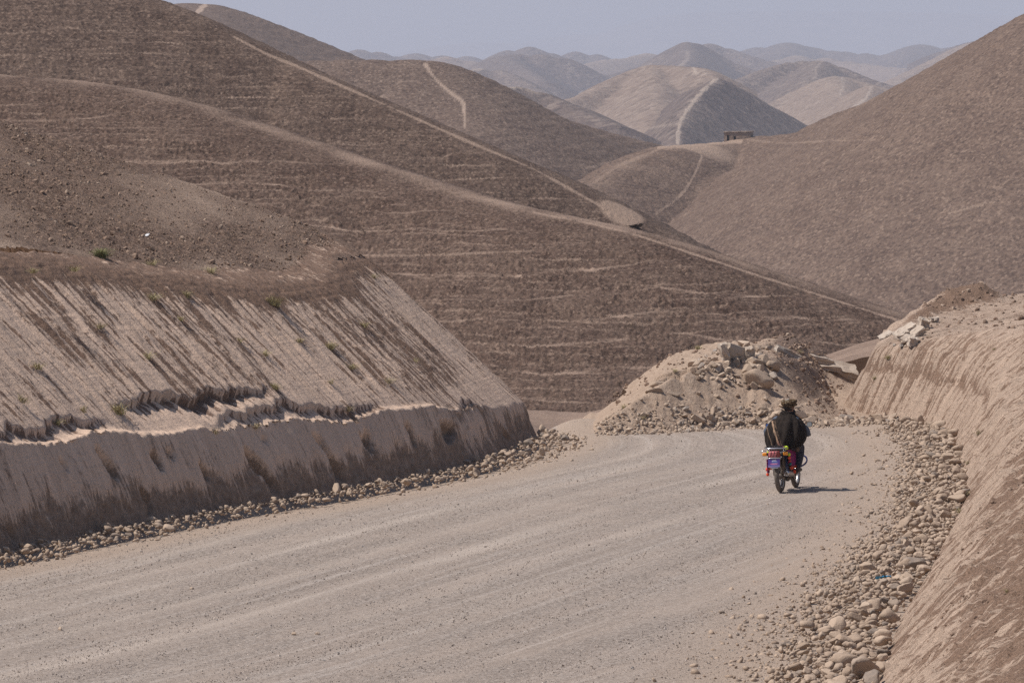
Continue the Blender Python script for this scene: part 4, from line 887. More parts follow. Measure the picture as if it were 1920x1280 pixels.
def mound_rocks():
    r = np.random.default_rng(71)
    # talus along the toe
    n = 1300; x = r.uniform(1.8, 8.6, n); y = toe_y(x) + 0.15 + r.normal(0, 0.40, n); z = np.maximum(samp(MH, x, y), 0); sz = np.clip(r.lognormal(-3.1, 0.45, n), 0.02, 0.12)
    o = scatter_mesh('rubble', np.column_stack([x, y, z + sz * 0.2]), sz, ANG1, r, M_RK, False, 0.8); tag(o, 'fine broken rubble along the toe of the mound behind the rider', 'rubble', kind='stuff')
    P = []
    for k in range(120):
        x = r.uniform(3.6, 8.7); y = float(toe_y(x)) + abs(r.normal(0.05, 0.4)); P.append((x, y, np.clip(r.lognormal(-2.35, 0.38), 0.05, 0.22), 0))
    for k in range(80):
        px = r.uniform(1300, 1445); py = np.interp(px, [1310, 1345, 1400, 1440], [690, 672, 664, 664]) + r.uniform(-14, 22); q = on_surface(MH, px, py, 122.3, 137)
        if q is not None: P.append((q[0], q[1], np.clip(r.lognormal(-2.35, 0.4), 0.05, 0.2), 1))
    for k in range(40):
        px = r.uniform(1335, 1450); py = r.uniform(690, 730); q = on_surface(MH, px, py, 122.3, 137)
        if q is not None: P.append((q[0], q[1], np.clip(r.lognormal(-2.6, 0.4), 0.04, 0.16), 1))
    labs = ('pale broken rock in the row along the toe of the mound', 'angular pale rock dumped on the crest of the rubble mound'); grs = ('rocks along the toe of the mound', 'rocks dumped on top of the mound')
    for k, (x, y, s_, g) in enumerate(P):
        z = float(max(samp(MH, x, y), 0)); place('rock', ME_A3[k % 9], (x, y, z + s_ * 0.28), (s_, s_ * r.uniform(.7, 1), s_ * r.uniform(.7, 1.1)), (r.normal(0, .4), r.normal(0, .4), r.uniform(0, 6.3)), labs[g], 'rock', grs[g])
    big = [(1425, 722, 0.33, (1.0, .8, 1.45), 'biggest grey boulder resting on the right of the mound', 0.2), (1448, 692, 0.24, (1.1, .8, 1.3), 'brown boulder just above the biggest boulder on the mound', 1.0),
           (1401, 700, 0.20, (1, .8, 1.3), 'upright boulder left of the biggest boulder on the mound', 2.0), (1368, 697, 0.13, (1, .8, .8), 'small grey boulder left of the upright boulder', .5), (1435, 655, 0.13, (1.2, .8, .7), 'topmost pale rock on the mound skyline', .9),
           (1550, 800, 0.17, (1, .8, 1.0), 'large pale rock at the toe of the mound right of the rider', 1.7), (1590, 788, 0.16, (1.4, .8, .8), 'long pale rock at the foot of the right bank end', .2), (1455, 783, 0.19, (1.4, .8, .7), 'large slanting pale rock behind the rider', 2.2),
           (1330, 788, 0.15, (1, .8, 1.2), 'upright pale rock at the mound toe left of the rider', 1.2), (1345, 782, 0.14, (1.3, .7, .8), 'leaning pale rock beside the upright rock at the mound toe', 2.4), (1520, 784, .15, (1.5, .7, .7), 'tan flat rock just right of the rider head', 2.7),
           (1741, 817, 0.14, (1, .9, .9), 'brown boulder on the verge at the corner of the right bank', .7), (1695, 797, 0.13, (1.2, .8, .8), 'dark brown boulder at the bank foot left of the corner', 1.9)]
    for px, py, s_, sc, lab, rz in big:
        q = on_surface(MH, px, py, 122.3, 138)
        if q is None: q = onroad(px, py, 0.1)
        place('boulder', ME_R3[int(px) % 8] if s_ > .2 else ME_A3[int(px) % 9], (q[0], q[1], max(q[2], 0) + s_ * 0.3), tuple(s_ * k for k in sc), (0.15, 0.2, rz), lab, 'boulder')
    # earth blocks left standing in the hollows
    for px, py, s_, lab in ((1225, 738, .20, 'lower square earth block at the left of the mound'), (1233, 722, .17, 'middle earth block at the left of the mound'), (1262, 742, .16, 'earth block standing between the two hollows of the mound'), (1278, 765, .13, 'small leaning earth block below the hollows')):
        q = on_surface(MH, px, py, 122.3, 138)
        if q is not None: place('earth_block', ME_A3[(int(px) + 3) % 9], (q[0], q[1] + 0.1, q[2] + s_ * 0.15), (s_ * 1.2, s_, s_ * .9), (0.1, 0.1, px * .1), lab, 'earth block')
    # slabs of broken rock and concrete
    M_SL = mat_stone('rock_slab', (0.42, 0.345, 0.28), (0.50, 0.42, 0.35), (0.4, 0.35, 0.3))
    def slab(px, py, L, W, T, rot, lab, H=MH, d0=124, d1=141, lift=0.4):
        q = on_surface(H, px, py, d0, d1)
        if q is None: return
        bm = bmesh.new(); bmesh.ops.create_cube(bm, size=1.0); bmesh.ops.scale(bm, vec=(L, W, T), verts=bm.verts)
        rr = random.Random(int(px * 7 + py))
        bmesh.ops.subdivide_edges(bm, edges=bm.edges[:], cuts=3, use_grid_fill=True)
        for v in bm.verts: v.co += Vector((rr.gauss(0, .018), rr.gauss(0, .018), rr.gauss(0, .010)))
        me = bpy.data.meshes.new('slab'); bm.to_mesh(me); bm.free()
        o = link('slab', me, M_SL); o.location = (q[0], q[1], q[2] + T * lift); o.rotation_euler = rot; tag(o, lab, 'slab')
    slab(1380, 672, 0.55, 0.3, 0.32, (0.1, 0.30, 0.5), 'squared pale block near the top of the mound')
    slab(1358, 675, 0.16, 0.2, 0.42, (0.1, -0.15, 0.2), 'thin upright slab left of the squared block')
    slab(1404, 675, 0.18, 0.2, 0.3, (0.2, -0.15, 0.4), 'small slab right of the squared block')
    slab(1478, 668, 0.6, 0.25, 0.16, (0.1, 0.45, 0.2), 'long slab sliding down the dark side of the mound')
    slab(1535, 678, 0.7, 0.4, 0.14, (0.1, 0.25, 0.3), 'pale plank-like slab above the two grey slabs')
    slab(1550, 692, 0.62, 0.5, 0.13, (0.15, 0.10, 0.2), 'flat grey slab lying at the back of the dirt ramp')
    slab(1578, 703, 0.72, 0.5, 0.24, (0.45, 0.22, 0.25), 'thick dark slab tilted at the back of the dirt ramp')
    for px, py, L, W, T, rt, lab in ((1700, 622, .45, .3, .12, (.2, -.5, .2), 'pale slanted slab topmost of the rocks on the right bank heap'), (1717, 632, .42, .3, .16, (.2, -.7, .2), 'long slanted slab in the middle of the rocks on the right bank heap'),
                                     (1690, 636, .3, .3, .2, (.3, -.3, .3), 'dark-sided block left of the long slanted slab'), (1702, 640, .3, .25, .12, (.2, -.4, .9), 'short pale slab below the slanted slabs'), (1731, 618, .2, .3, .28, (.2, .2, .2), 'upright block at the right of the rocks on the heap'),
                                     (1660, 633, .32, .25, .1, (.2, -.45, .1), 'leftmost slab on the dark heap'), (1751, 604, .2, .2, .12, (.1, -.1, .2), 'small pale block on the crest by the soil heap'), (1712, 648, .22, .2, .2, (.3, .2, .2), 'lowest block of the rocks on the right bank heap')):
        slab(px, py, L, W, T, rt, lab, RH, 126, 140)
    for k in range(26):
        px = r.uniform(1655, 1745); py = np.interp(px, [1655, 1745], [640, 612]) + r.uniform(-12, 24); q = on_surface(RH, px, py, 126, 140); s_ = r.uniform(.04, .12)
        if q is not None: place('rock', ME_A3[k % 9], (q[0], q[1], q[2] + s_ * .25), s_, (r.normal(0, .4), r.normal(0, .4), r.uniform(0, 6)), 'small broken rock among the slabs on the right bank heap', 'rock', 'small rocks among the slabs on the right bank heap')
    for px, py, lab in ((1512, 759, 'small brown stone on the dirt ramp left of the pair'), (1560, 750, 'upper dark stone on the dirt ramp'), (1568, 756, 'lower dark stone on the dirt ramp')):
        q = on_surface(MH, px, py, 122.3, 141)
        if q is not None: place('stone', ME_A3[int(px) % 9], (q[0], q[1], q[2] + .02), .045, (0, 0, px), lab, 'stone')
mound_rocks()

# eroded tip of the second hill, where its path ends over a small scarp
def scarp():
    b = NB('scarp_earth', .95); m = b.done(b.mix(b.ramp(b.noise(5, 5), .35, .65), (0.10, 0.07, 0.055), (0.24, 0.175, 0.135)), b.bump(b.noise(7, 5), .12))
    pts = [(1140, 428), (1155, 427), (1170, 425), (1185, 423), (1198, 420), (1208, 419)]
    n = len(pts) * 6; top = np.array([at(*p, 332) for p in pts]); C, s = spline(top, 0.05)
    V = []; rows = 9
    for j in range(rows):
        t = j / (rows - 1)
        for i, c in enumerate(C):
            f = math.sin(min(1, max(0, i / len(C))) * math.pi) ** .6
            V.append((c[0] + .03 * pn(i * .3, j * .7), c[1] + 0.35 * t * f + 0.25 * float(pn(i * .25, j * .6, 3)) * f, c[2] + 0.03 - t * f * 0.42))
    V = np.array(V).reshape(rows, len(C), 3)
    o = link('scarp', gridmesh('scarp', V[..., 0], V[..., 1], V[..., 2]), m); tag(o, 'small dark eroded scarp at the tip of the second hill', kind='structure')
scarp()

# ------------------------------------------------------------------ hut on the saddle
def hut():
    0 and print('HUTDBG', [(int(p), round(float((120 - (HZ[:, c] - HC) / HY[:, c] * F).min()), 1)) for p in (1100, 1235, 1300, 1380, 1400, 1480, 1550, 1640, 1740) for c in [int(np.argmin(np.abs(960 + HX[0] / HY[0] * F - p)))]]); hc = int(np.argmin(np.abs(960 + HX[0] / HY[0] * F - 1380))); hr = int(np.argmax((HZ[:, hc] - HC) / HY[:, hc])); q = (HX[hr, hc], HY[hr, hc], HZ[hr, hc])
    b = NB('mud_wall', .95); m = b.done(b.mix(b.ramp(b.noise(.9, 5), .35, .65), (0.24, 0.175, 0.135), (0.34, 0.255, 0.20)), b.bump(b.noise(2, 4), .15))
    root = empty('mud_hut', (q[0], q[1] - 1.8, q[2] - 0.42), (0, 0, R(-14)))
    tag(root, 'flat-roofed mud hut with two dark openings on the saddle of the right hill', 'hut')
    root.scale = (.63, .63, .63); W, Dp, H = 7.9, 4.0, 2.5
    def boxm(x0, x1, y0, y1, z0, z1, bm):
        v = [bm.verts.new(c) for c in ((x0, y0, z0), (x1, y0, z0), (x1, y1, z0), (x0, y1, z0), (x0, y0, z1), (x1, y0, z1), (x1, y1, z1), (x0, y1, z1))]
        for f in ((0, 3, 2, 1), (4, 5, 6, 7), (0, 1, 5, 4), (1, 2, 6, 5), (2, 3, 7, 6), (3, 0, 4, 7)): bm.faces.new([v[i] for i in f])
    def part(name, boxes, mt):
        bm = bmesh.new()
        for bx in boxes: boxm(*bx, bm)
        me = bpy.data.meshes.new(name); bm.to_mesh(me); bm.free(); return link(name, me, mt, root)
    h0 = -W / 2
    # front wall with two openings
    part('front_wall', [(h0, h0 + .85, 0, .4, -1.5, H), (h0 + .85, h0 + 1.65, 0, .4, 1.75, H), (h0 + 1.65, h0 + 2.85, 0, .4, -1.5, H), (h0 + 2.85, h0 + 3.55, 0, .4, 1.45, H), (h0 + 3.55, -h0, 0, .4, -1.5, H)], m)
    part('side_wall', [(h0, h0 + .35, .4, Dp, -1.5, H)], m); part('side_wall', [(-h0 - .35, -h0, .4, Dp, -1.5, H)], m); part('back_wall', [(h0 + .35, -h0 - .35, Dp - .4, Dp, -1.5, H)], m)
    part('floor', [(h0 + .35, -h0 - .35, .4, Dp - .4, -1.5, 0.0)], m)
    bm = bmesh.new(); bmesh.ops.create_grid(bm, x_segments=24, y_segments=10, size=.5)
    for v in bm.verts:
        v.co.x = v.co.x * (W + .35); v.co.y = v.co.y * (Dp + .4) + Dp / 2; v.co.z = H + .04 + .06 * math.sin(v.co.x * 2.3) * math.cos(v.co.y * 1.7) + .04 * v.co.x * .3
    ex = bmesh.ops.extrude_face_region(bm, geom=bm.faces[:])
    for e in ex['geom']:
        if isinstance(e, bmesh.types.BMVert): e.co.z += .28
    me = bpy.data.meshes.new('roof'); bm.to_mesh(me); bm.free(); link('roof', me, m, root)
hut()

# ------------------------------------------------------------------ scrub
def tuft_mesh(seed, n=110, h=1.0, spread=1.0, wid=0.016):
    r = np.random.default_rng(seed); V = []; Fc = []
    for k in range(n):
        a = r.uniform(0, 2 * np.pi); lean = abs(r.normal(0, .5)) * spread; L = h * r.uniform(.45, 1.0)
        b0 = np.array([r.normal(0, .16), r.normal(0, .16), 0]); d = np.array([math.cos(a) * lean, math.sin(a) * lean, 1.0]); d /= np.linalg.norm(d)
        mid = b0 + d * L * .55 + np.array([0, 0, .03]); tip = b0 + d * L + np.array([math.cos(a), math.sin(a), 0]) * L * .22 * spread
        s_ = np.array([-math.sin(a), math.cos(a), 0]) * wid * r.uniform(.6, 1.3)
        i = len(V); V += [b0 - s_, b0 + s_, mid + s_, mid - s_, tip]; Fc += [(i, i + 1, i + 2), (i, i + 2, i + 3), (i + 3, i + 2, i + 4)]
        for q in range(2):
            t = r.uniform(.45, .95); c = b0 + (tip - b0) * t; dd = r.normal(size=3); dd /= np.linalg.norm(dd); ee = np.cross(dd, [0, 0, 1.0]) ; ee /= (np.linalg.norm(ee) + 1e-6); ls = .09 * r.uniform(.5, 1.2)
            j = len(V); V += [c, c + dd * ls + ee * ls * .3, c + dd * ls - ee * ls * .3]; Fc.append((j, j + 1, j + 2))
    return tomesh('tuft', np.array(V), np.array(Fc), False)
def mat_leaf(name, a, c_):
    b = NB(name, .8); oi = b.n('ShaderNodeNewGeometry')
    return b.done(b.mix(b.ramp(oi.outputs['Random Per Island'], 0, 1), a, c_))
M_G1 = mat_leaf('dry_scrub_leaf', (0.30, 0.255, 0.125), (0.44, 0.37, 0.21)); M_G2 = mat_leaf('green_scrub_leaf', (0.17, 0.175, 0.075), (0.28, 0.27, 0.13))
M_G3 = mat_leaf('straw_leaf', (0.32, 0.26, 0.15), (0.42, 0.35, 0.22))
TM = []
for k, (m_, n_, sp) in enumerate(((M_G1, 110, 1.5), (M_G1, 70, 1.8), (M_G2, 260, 1.5), (M_G3, 60, 1.5), (M_G1, 60, .8))):
    me = tuft_mesh(400 + k, n_, 1.0, sp); me.materials.append(m_); TM.append(me)
def surf_left(px, py):
    """nearest vertex of the left bank seen at a photo pixel"""
    X, Y, Z = LH['X'], LH['Y'], LH['Z']; PX = 960 + X / Y * F; PY = 120 + (HC - Z) / Y * F
    d = (PX - px) ** 2 + (PY - py) ** 2; d = np.where(Y > 126, 1e9, d); j = np.unravel_index(d.argmin(), d.shape); return X[j], Y[j], Z[j]
def scrub():
    L = [(190, 483, .16, 2, 'bright green tuft on the field above the left bank', 1), (285, 497, .11, 1, 'small grey-green tuft right of the bright green tuft', 1), (140, 507, .10, 1, 'dry tuft left of and below the bright green tuft', 1), (62, 510, .09, 1, 'low dry tuft at the left end of the bank brow', 1),
         (395, 512, .13, 1, 'yellowish tuft hanging on the brow of the left bank', 1), (345, 556, .12, 0, 'dry tuft just under the brow below the white scrap', 0), (288, 560, .11, 1, 'dry tuft left of the tuft under the brow', 0), (512, 572, .18, 0, 'large yellow-green bush high on the raked slope', 0),
         (598, 590, .14, 0, 'yellow-green bush right of the large bush on the raked slope', 0), (680, 612, .12, 1, 'faint dry tuft at the right of the raked slope', 0), (445, 640, .10, 1, 'small tuft in the middle of the raked slope', 0), (620, 655, .13, 0, 'yellow-green bush in the middle right of the raked slope', 0),
         (275, 670, .12, 1, 'dry tuft left of centre on the raked slope', 0), (185, 615, .11, 1, 'dry tuft upper left on the raked slope', 0), (67, 690, .12, 1, 'dry tuft by the left edge halfway down the slope', 0), (495, 665, .10, 1, 'small tuft near the centre of the raked slope', 0),
         (220, 775, .18, 0, 'spreading dry bush low on the slope above the ledge', 0), (155, 772, .11, 4, 'small bush left of the spreading dry bush', 0), (105, 795, .11, 1, 'tuft near the ledge at lower left', 0), (40, 752, .12, 4, 'dry tuft at the far left above the ledge', 0),
         (512, 728, .11, 0, 'tuft right of the slumped hollow', 0), (618, 720, .09, 4, 'tuft above the shaded face right of the hollow', 0), (650, 770, .11, 3, 'straw tuft hanging over the ledge edge', 0), (480, 800, .09, 3, 'straw tuft on the ledge edge at centre', 0),
         (400, 810, .10, 3, 'pale straw tuft growing from the shaded face', 0), (660, 690, .10, 1, 'tuft lower right on the raked slope', 0), (730, 715, .10, 3, 'straw tuft near the right end of the ledge', 0), (775, 680, .09, 1, 'tuft near the right edge of the slope', 0),
         (740, 600, .10, 3, 'straw tuft on the right outline of the slope', 0), (700, 520, .09, 3, 'highest straw tuft on the right outline', 0), (335, 600, .10, 1, 'thin tuft below the brow at centre left', 0), (560, 640, .10, 1, 'thin tuft between the two big bushes', 0)]
    r = random.Random(5)
    for px, py, s_, k, lab, onf in L:
        if onf:
            q = None
            for D in np.linspace(96, 127, 700):
                p = at(px, py, D)
                if float(z_field_left(p[0], p[1])) >= p[2]: q = p; break
            if q is None: continue
        else: q = surf_left(px, py)
        place('shrub', TM[k], (q[0], q[1], q[2] - .02), (s_ * 2.0, s_ * 2.0, s_ * 1.5), (r.uniform(-.1, .1), r.uniform(0, .35) * (1 - onf), r.uniform(0, 6)), lab, 'shrub')
    for px, py, s_, k, lab in ((1205, 790, .12, 1, 'yellowish tuft on the left flank of the mound'), (1310, 655, .15, 0, 'grey-green scrub behind the left crest of the mound'), (1170, 765, .16, 1, 'dry scrub at the left foot of the mound'), (1265, 700, .12, 1, 'dry scrub on the left brow of the mound'), (1500, 662, .14, 3, 'straw tuft by the dark heap behind the ramp')):
        q = on_surface(MH, px, py, 124, 140)
        if q is None: q = at(px, py, 130)
        place('shrub', TM[k], (q[0], q[1], q[2] - .02), (s_ * 1.3, s_, s_), (0, 0, px), lab, 'shrub')
    for px, py, s_, k, lab in ((1665, 672, .13, 0, 'green tuft on the far face of the right bank'), (1640, 712, .10, 0, 'small green tuft low on the far face of the right bank'), (1865, 655, .09, 1, 'tuft on top of the right bank'), (1835, 815, .16, 3, 'dry twiggy tuft at the right bank corner'), (1815, 870, .12, 3, 'straw tuft on the bank foot right of the rider'),
                               (1815, 930, .14, 3, 'straw tuft at the bank foot midway down the verge'), (1800, 960, .13, 1, 'green-brown tuft among the stones at the bank foot'), (1645, 1262, .17, 3, 'yellow grass tuft in front of the largest boulders'), (1890, 1110, .08, 1, 'tiny tuft on the near slope of the right bank')):
        q = on_surface(RH, px, py, 66, 140, 1500)
        if q is None: q = onroad(px, py, .15)
        place('shrub', TM[k], (q[0], q[1], q[2] - .02), (s_ * 1.2, s_ * 1.2, s_), (0, 0, px), lab, 'shrub')
scrub()

# scraps of litter
def scrap(q, s_, col, name, lab, seed):
    r = np.random.default_rng(seed); n = 9; u = np.linspace(-1, 1, n); U, V = np.meshgrid(u, u, indexing='ij')
    Z = .35 * np.abs(pn(U * 1.4, V * 1.4, seed)) + .25 * pn(U * 3, V * 3, seed + 1) + .2
    rad = 1 + .5 * pn(U, V, seed + 5)
    me = gridmesh(name, U * s_ * rad, V * s_ * .7 * rad, Z * s_); b = NB(name, .5)
    o = link(name, me, b.done(b.mix(b.ramp(b.noise(18, 3), .45, .55), col, tuple(min(1, c * 1.6 + .08) for c in col)))); o.location = q; o.rotation_euler = (.3, .2, seed); tag(o, lab, 'litter')
p = onroad(1655, 1092, .16); scrap((p[0], p[1], .22), .10, (0.03, 0.22, 0.42), 'plastic_scrap', 'crumpled blue plastic scrap among the cobbles of the right verge', 3)
for D in np.linspace(100, 127, 700):
    p = at(276, 442, D)
    if float(z_field_left(p[0], p[1])) >= p[2]: break
scrap((p[0], p[1], p[2] + .0), .07, (0.36, 0.36, 0.37), 'plastic_bag', 'pale plastic bag lying on the field above the left bank', 5)
p = at(286, 113, 423); scrap((p[0], p[1], p[2] + .1), .22, (0.75, 0.76, 0.74), 'plastic_scrap', 'white scrap high on the dark second hill at upper left', 8)
# ------------------------------------------------------------------ motorcycle and rider
def tube_geo(pts, rad, seg=10, closed=False, caps=True):
    P = [Vector(p) for p in pts]; n = len(P); rad = rad if hasattr(rad, '__len__') else [rad] * n
    V = []; Fc = []; up = None
    for i in range(n):
        a = P[(i - 1) % n] if (closed or i > 0) else P[i]; b = P[(i + 1) % n] if (closed or i < n - 1) else P[i]
        t = (b - a).normalized()
        if up is None:
            up = Vector((0, 0, 1)) if abs(t.z) < .9 else Vector((1, 0, 0))
        u = (up - t * up.dot(t)).normalized(); v = t.cross(u); up = u
        for k in range(seg):
            an = 2 * math.pi * k / seg; V.append(P[i] + (u * math.cos(an) + v * math.sin(an)) * rad[i])
    m = n if closed else n - 1
    for i in range(m):
        j = (i + 1) % n
        for k in range(seg):
            q = (k + 1) % seg; Fc.append((i * seg + k, i * seg + q, j * seg + q, j * seg + k))
    if caps and not closed:
        Fc.append(tuple(reversed(range(seg)))); Fc.append(tuple(range((n - 1) * seg, n * seg)))
    return V, Fc
def smooth_pts(P, n=8):
    P = np.array(P, float); Q = np.vstack([2 * P[0] - P[1], P, 2 * P[-1] - P[-2]]); out = []
    for i in range(1, len(Q) - 2):
        t = np.linspace(0, 1, n, endpoint=False)[:, None]; p0, p1, p2, p3 = Q[i - 1], Q[i], Q[i + 1], Q[i + 2]
        out.append(0.5 * (2 * p1 + (p2 - p0) * t + (2 * p0 - 5 * p1 + 4 * p2 - p3) * t ** 2 + (3 * p1 - p0 - 3 * p2 + p3) * t ** 3))
    out.append(P[-1:]); return np.vstack(out)
class MB:
    def __init__(s): s.V = []; s.F = []
    def add(s, VF):
        V, Fc = VF; o = len(s.V); s.V += [tuple(v) for v in V]; s.F += [tuple(i + o for i in f) for f in Fc]; return s
    def tube(s, pts, r, seg=10, closed=False): return s.add(tube_geo(pts, r, seg, closed))
    def ctube(s, pts, r, seg=10, n=7): return s.add(tube_geo([tuple(p) for p in smooth_pts(pts, n)], r, seg))
    def box(s, c, d, R_=None, bev=0.0):
        bm = bmesh.new(); bmesh.ops.create_cube(bm, size=1.0); bmesh.ops.scale(bm, vec=d, verts=bm.verts)
        if bev: bmesh.ops.bevel(bm, geom=bm.edges[:], offset=bev, segments=3, affect='EDGES', profile=.6)
        if R_ is not None: bmesh.ops.rotate(bm, matrix=R_, verts=bm.verts)
        bmesh.ops.translate(bm, vec=c, verts=bm.verts); bm.verts.index_update()
        s.add(([v.co[:] for v in bm.verts], [[v.index for v in f.verts] for f in bm.faces])); bm.free(); return s
    def ball(s, c, r, sub=2, sc=(1, 1, 1), rough=0.0, seed=0):
        V, Fc = ico(sub); rr = np.random.default_rng(seed)
        V = V * (1 + rough * rr.normal(size=(len(V), 1))) * np.array(sc) * r + np.array(c); return s.add((V, Fc.tolist()))
    def arc(s, c, rad, a0, a1, wd, th, n=20, crown=.25):
        """a fender: band of width wd bent round the x axis through c"""
        V = []; m = 6
        for i in range(n + 1):
            a = a0 + (a1 - a0) * i / n
            for k in range(m + 1):
                x = (k / m - .5) * wd; rr = rad - abs(k / m - .5) ** 2 * wd * crown * 4
                V.append((c[0] + x, c[1] + rr * math.cos(a), c[2] + rr * math.sin(a)))
        Fc = [(i * (m + 1) + k, i * (m + 1) + k + 1, (i + 1) * (m + 1) + k + 1, (i + 1) * (m + 1) + k) for i in range(n) for k in range(m)]
        return s.add((V, Fc))
    def lathe_x(s, c, prof, seg=40):
        """prof: (x, radius) pairs turned round the x axis"""
        V = []; n = len(prof)
        for k in range(seg):
            a = 2 * math.pi * k / seg
            for x, r in prof: V.append((c[0] + x, c[1] + r * math.cos(a), c[2] + r * math.sin(a)))
        Fc = [(k * n + i, k * n + i + 1, ((k + 1) % seg) * n + i + 1, ((k + 1) % seg) * n + i) for k in range(seg) for i in range(n - 1)]
        return s.add((V, Fc))
    def obj(s, name, mat, parent, smooth=True, solid=0.0, label=None):
        me = bpy.data.meshes.new(name); me.from_pydata(s.V, [], s.F); me.update()
        me.polygons.foreach_set('use_smooth', [smooth] * len(me.polygons)); me.materials.append(mat)
        o = bpy.data.objects.new(name, me); COL.objects.link(o); o.parent = parent
        if solid:
            md = o.modifiers.new('s', 'SOLIDIFY'); md.thickness = solid; md.offset = 0
        if label: o['label'] = label
        return o
def remesh(name, caps, voxel, mat, parent, extra=None, smooth_it=3, label=None):
    """one continuous skin over tapered limbs: caps is a list of chains of (point, radius)"""
    b = MB()
    for ch in caps:
        for (p, r), (q, r2) in zip(ch[:-1], ch[1:]):
            n = 6; P = [tuple(np.array(p) * (1 - t) + np.array(q) * t) for t in np.linspace(0, 1, n)]; b.tube(P, [r * (1 - t) + r2 * t for t in np.linspace(0, 1, n)], 14)
        for p, r in ch: b.ball(p, r, 2)
    for c, r, sc in (extra or []): b.ball(c, r, 3, sc)
    o = b.obj(name, mat, None)
    md = o.modifiers.new('r', 'REMESH'); md.mode = 'VOXEL'; md.voxel_size = voxel; md.use_smooth_shade = True
    sm = o.modifiers.new('s', 'SMOOTH'); sm.factor = .5; sm.iterations = smooth_it
    bpy.context.view_layer.update()
    me = bpy.data.meshes.new_from_object(o.evaluated_get(bpy.context.evaluated_depsgraph_get())); me.name = name
    old = o.data; bpy.data.objects.remove(o); bpy.data.meshes.remove(old)
    me.polygons.foreach_set('use_smooth', [True] * len(me.polygons))
    if not me.materials: me.materials.append(mat)
    r = bpy.data.objects.new(name, me); COL.objects.link(r); r.parent = parent
    if label: r['label'] = label
    return r

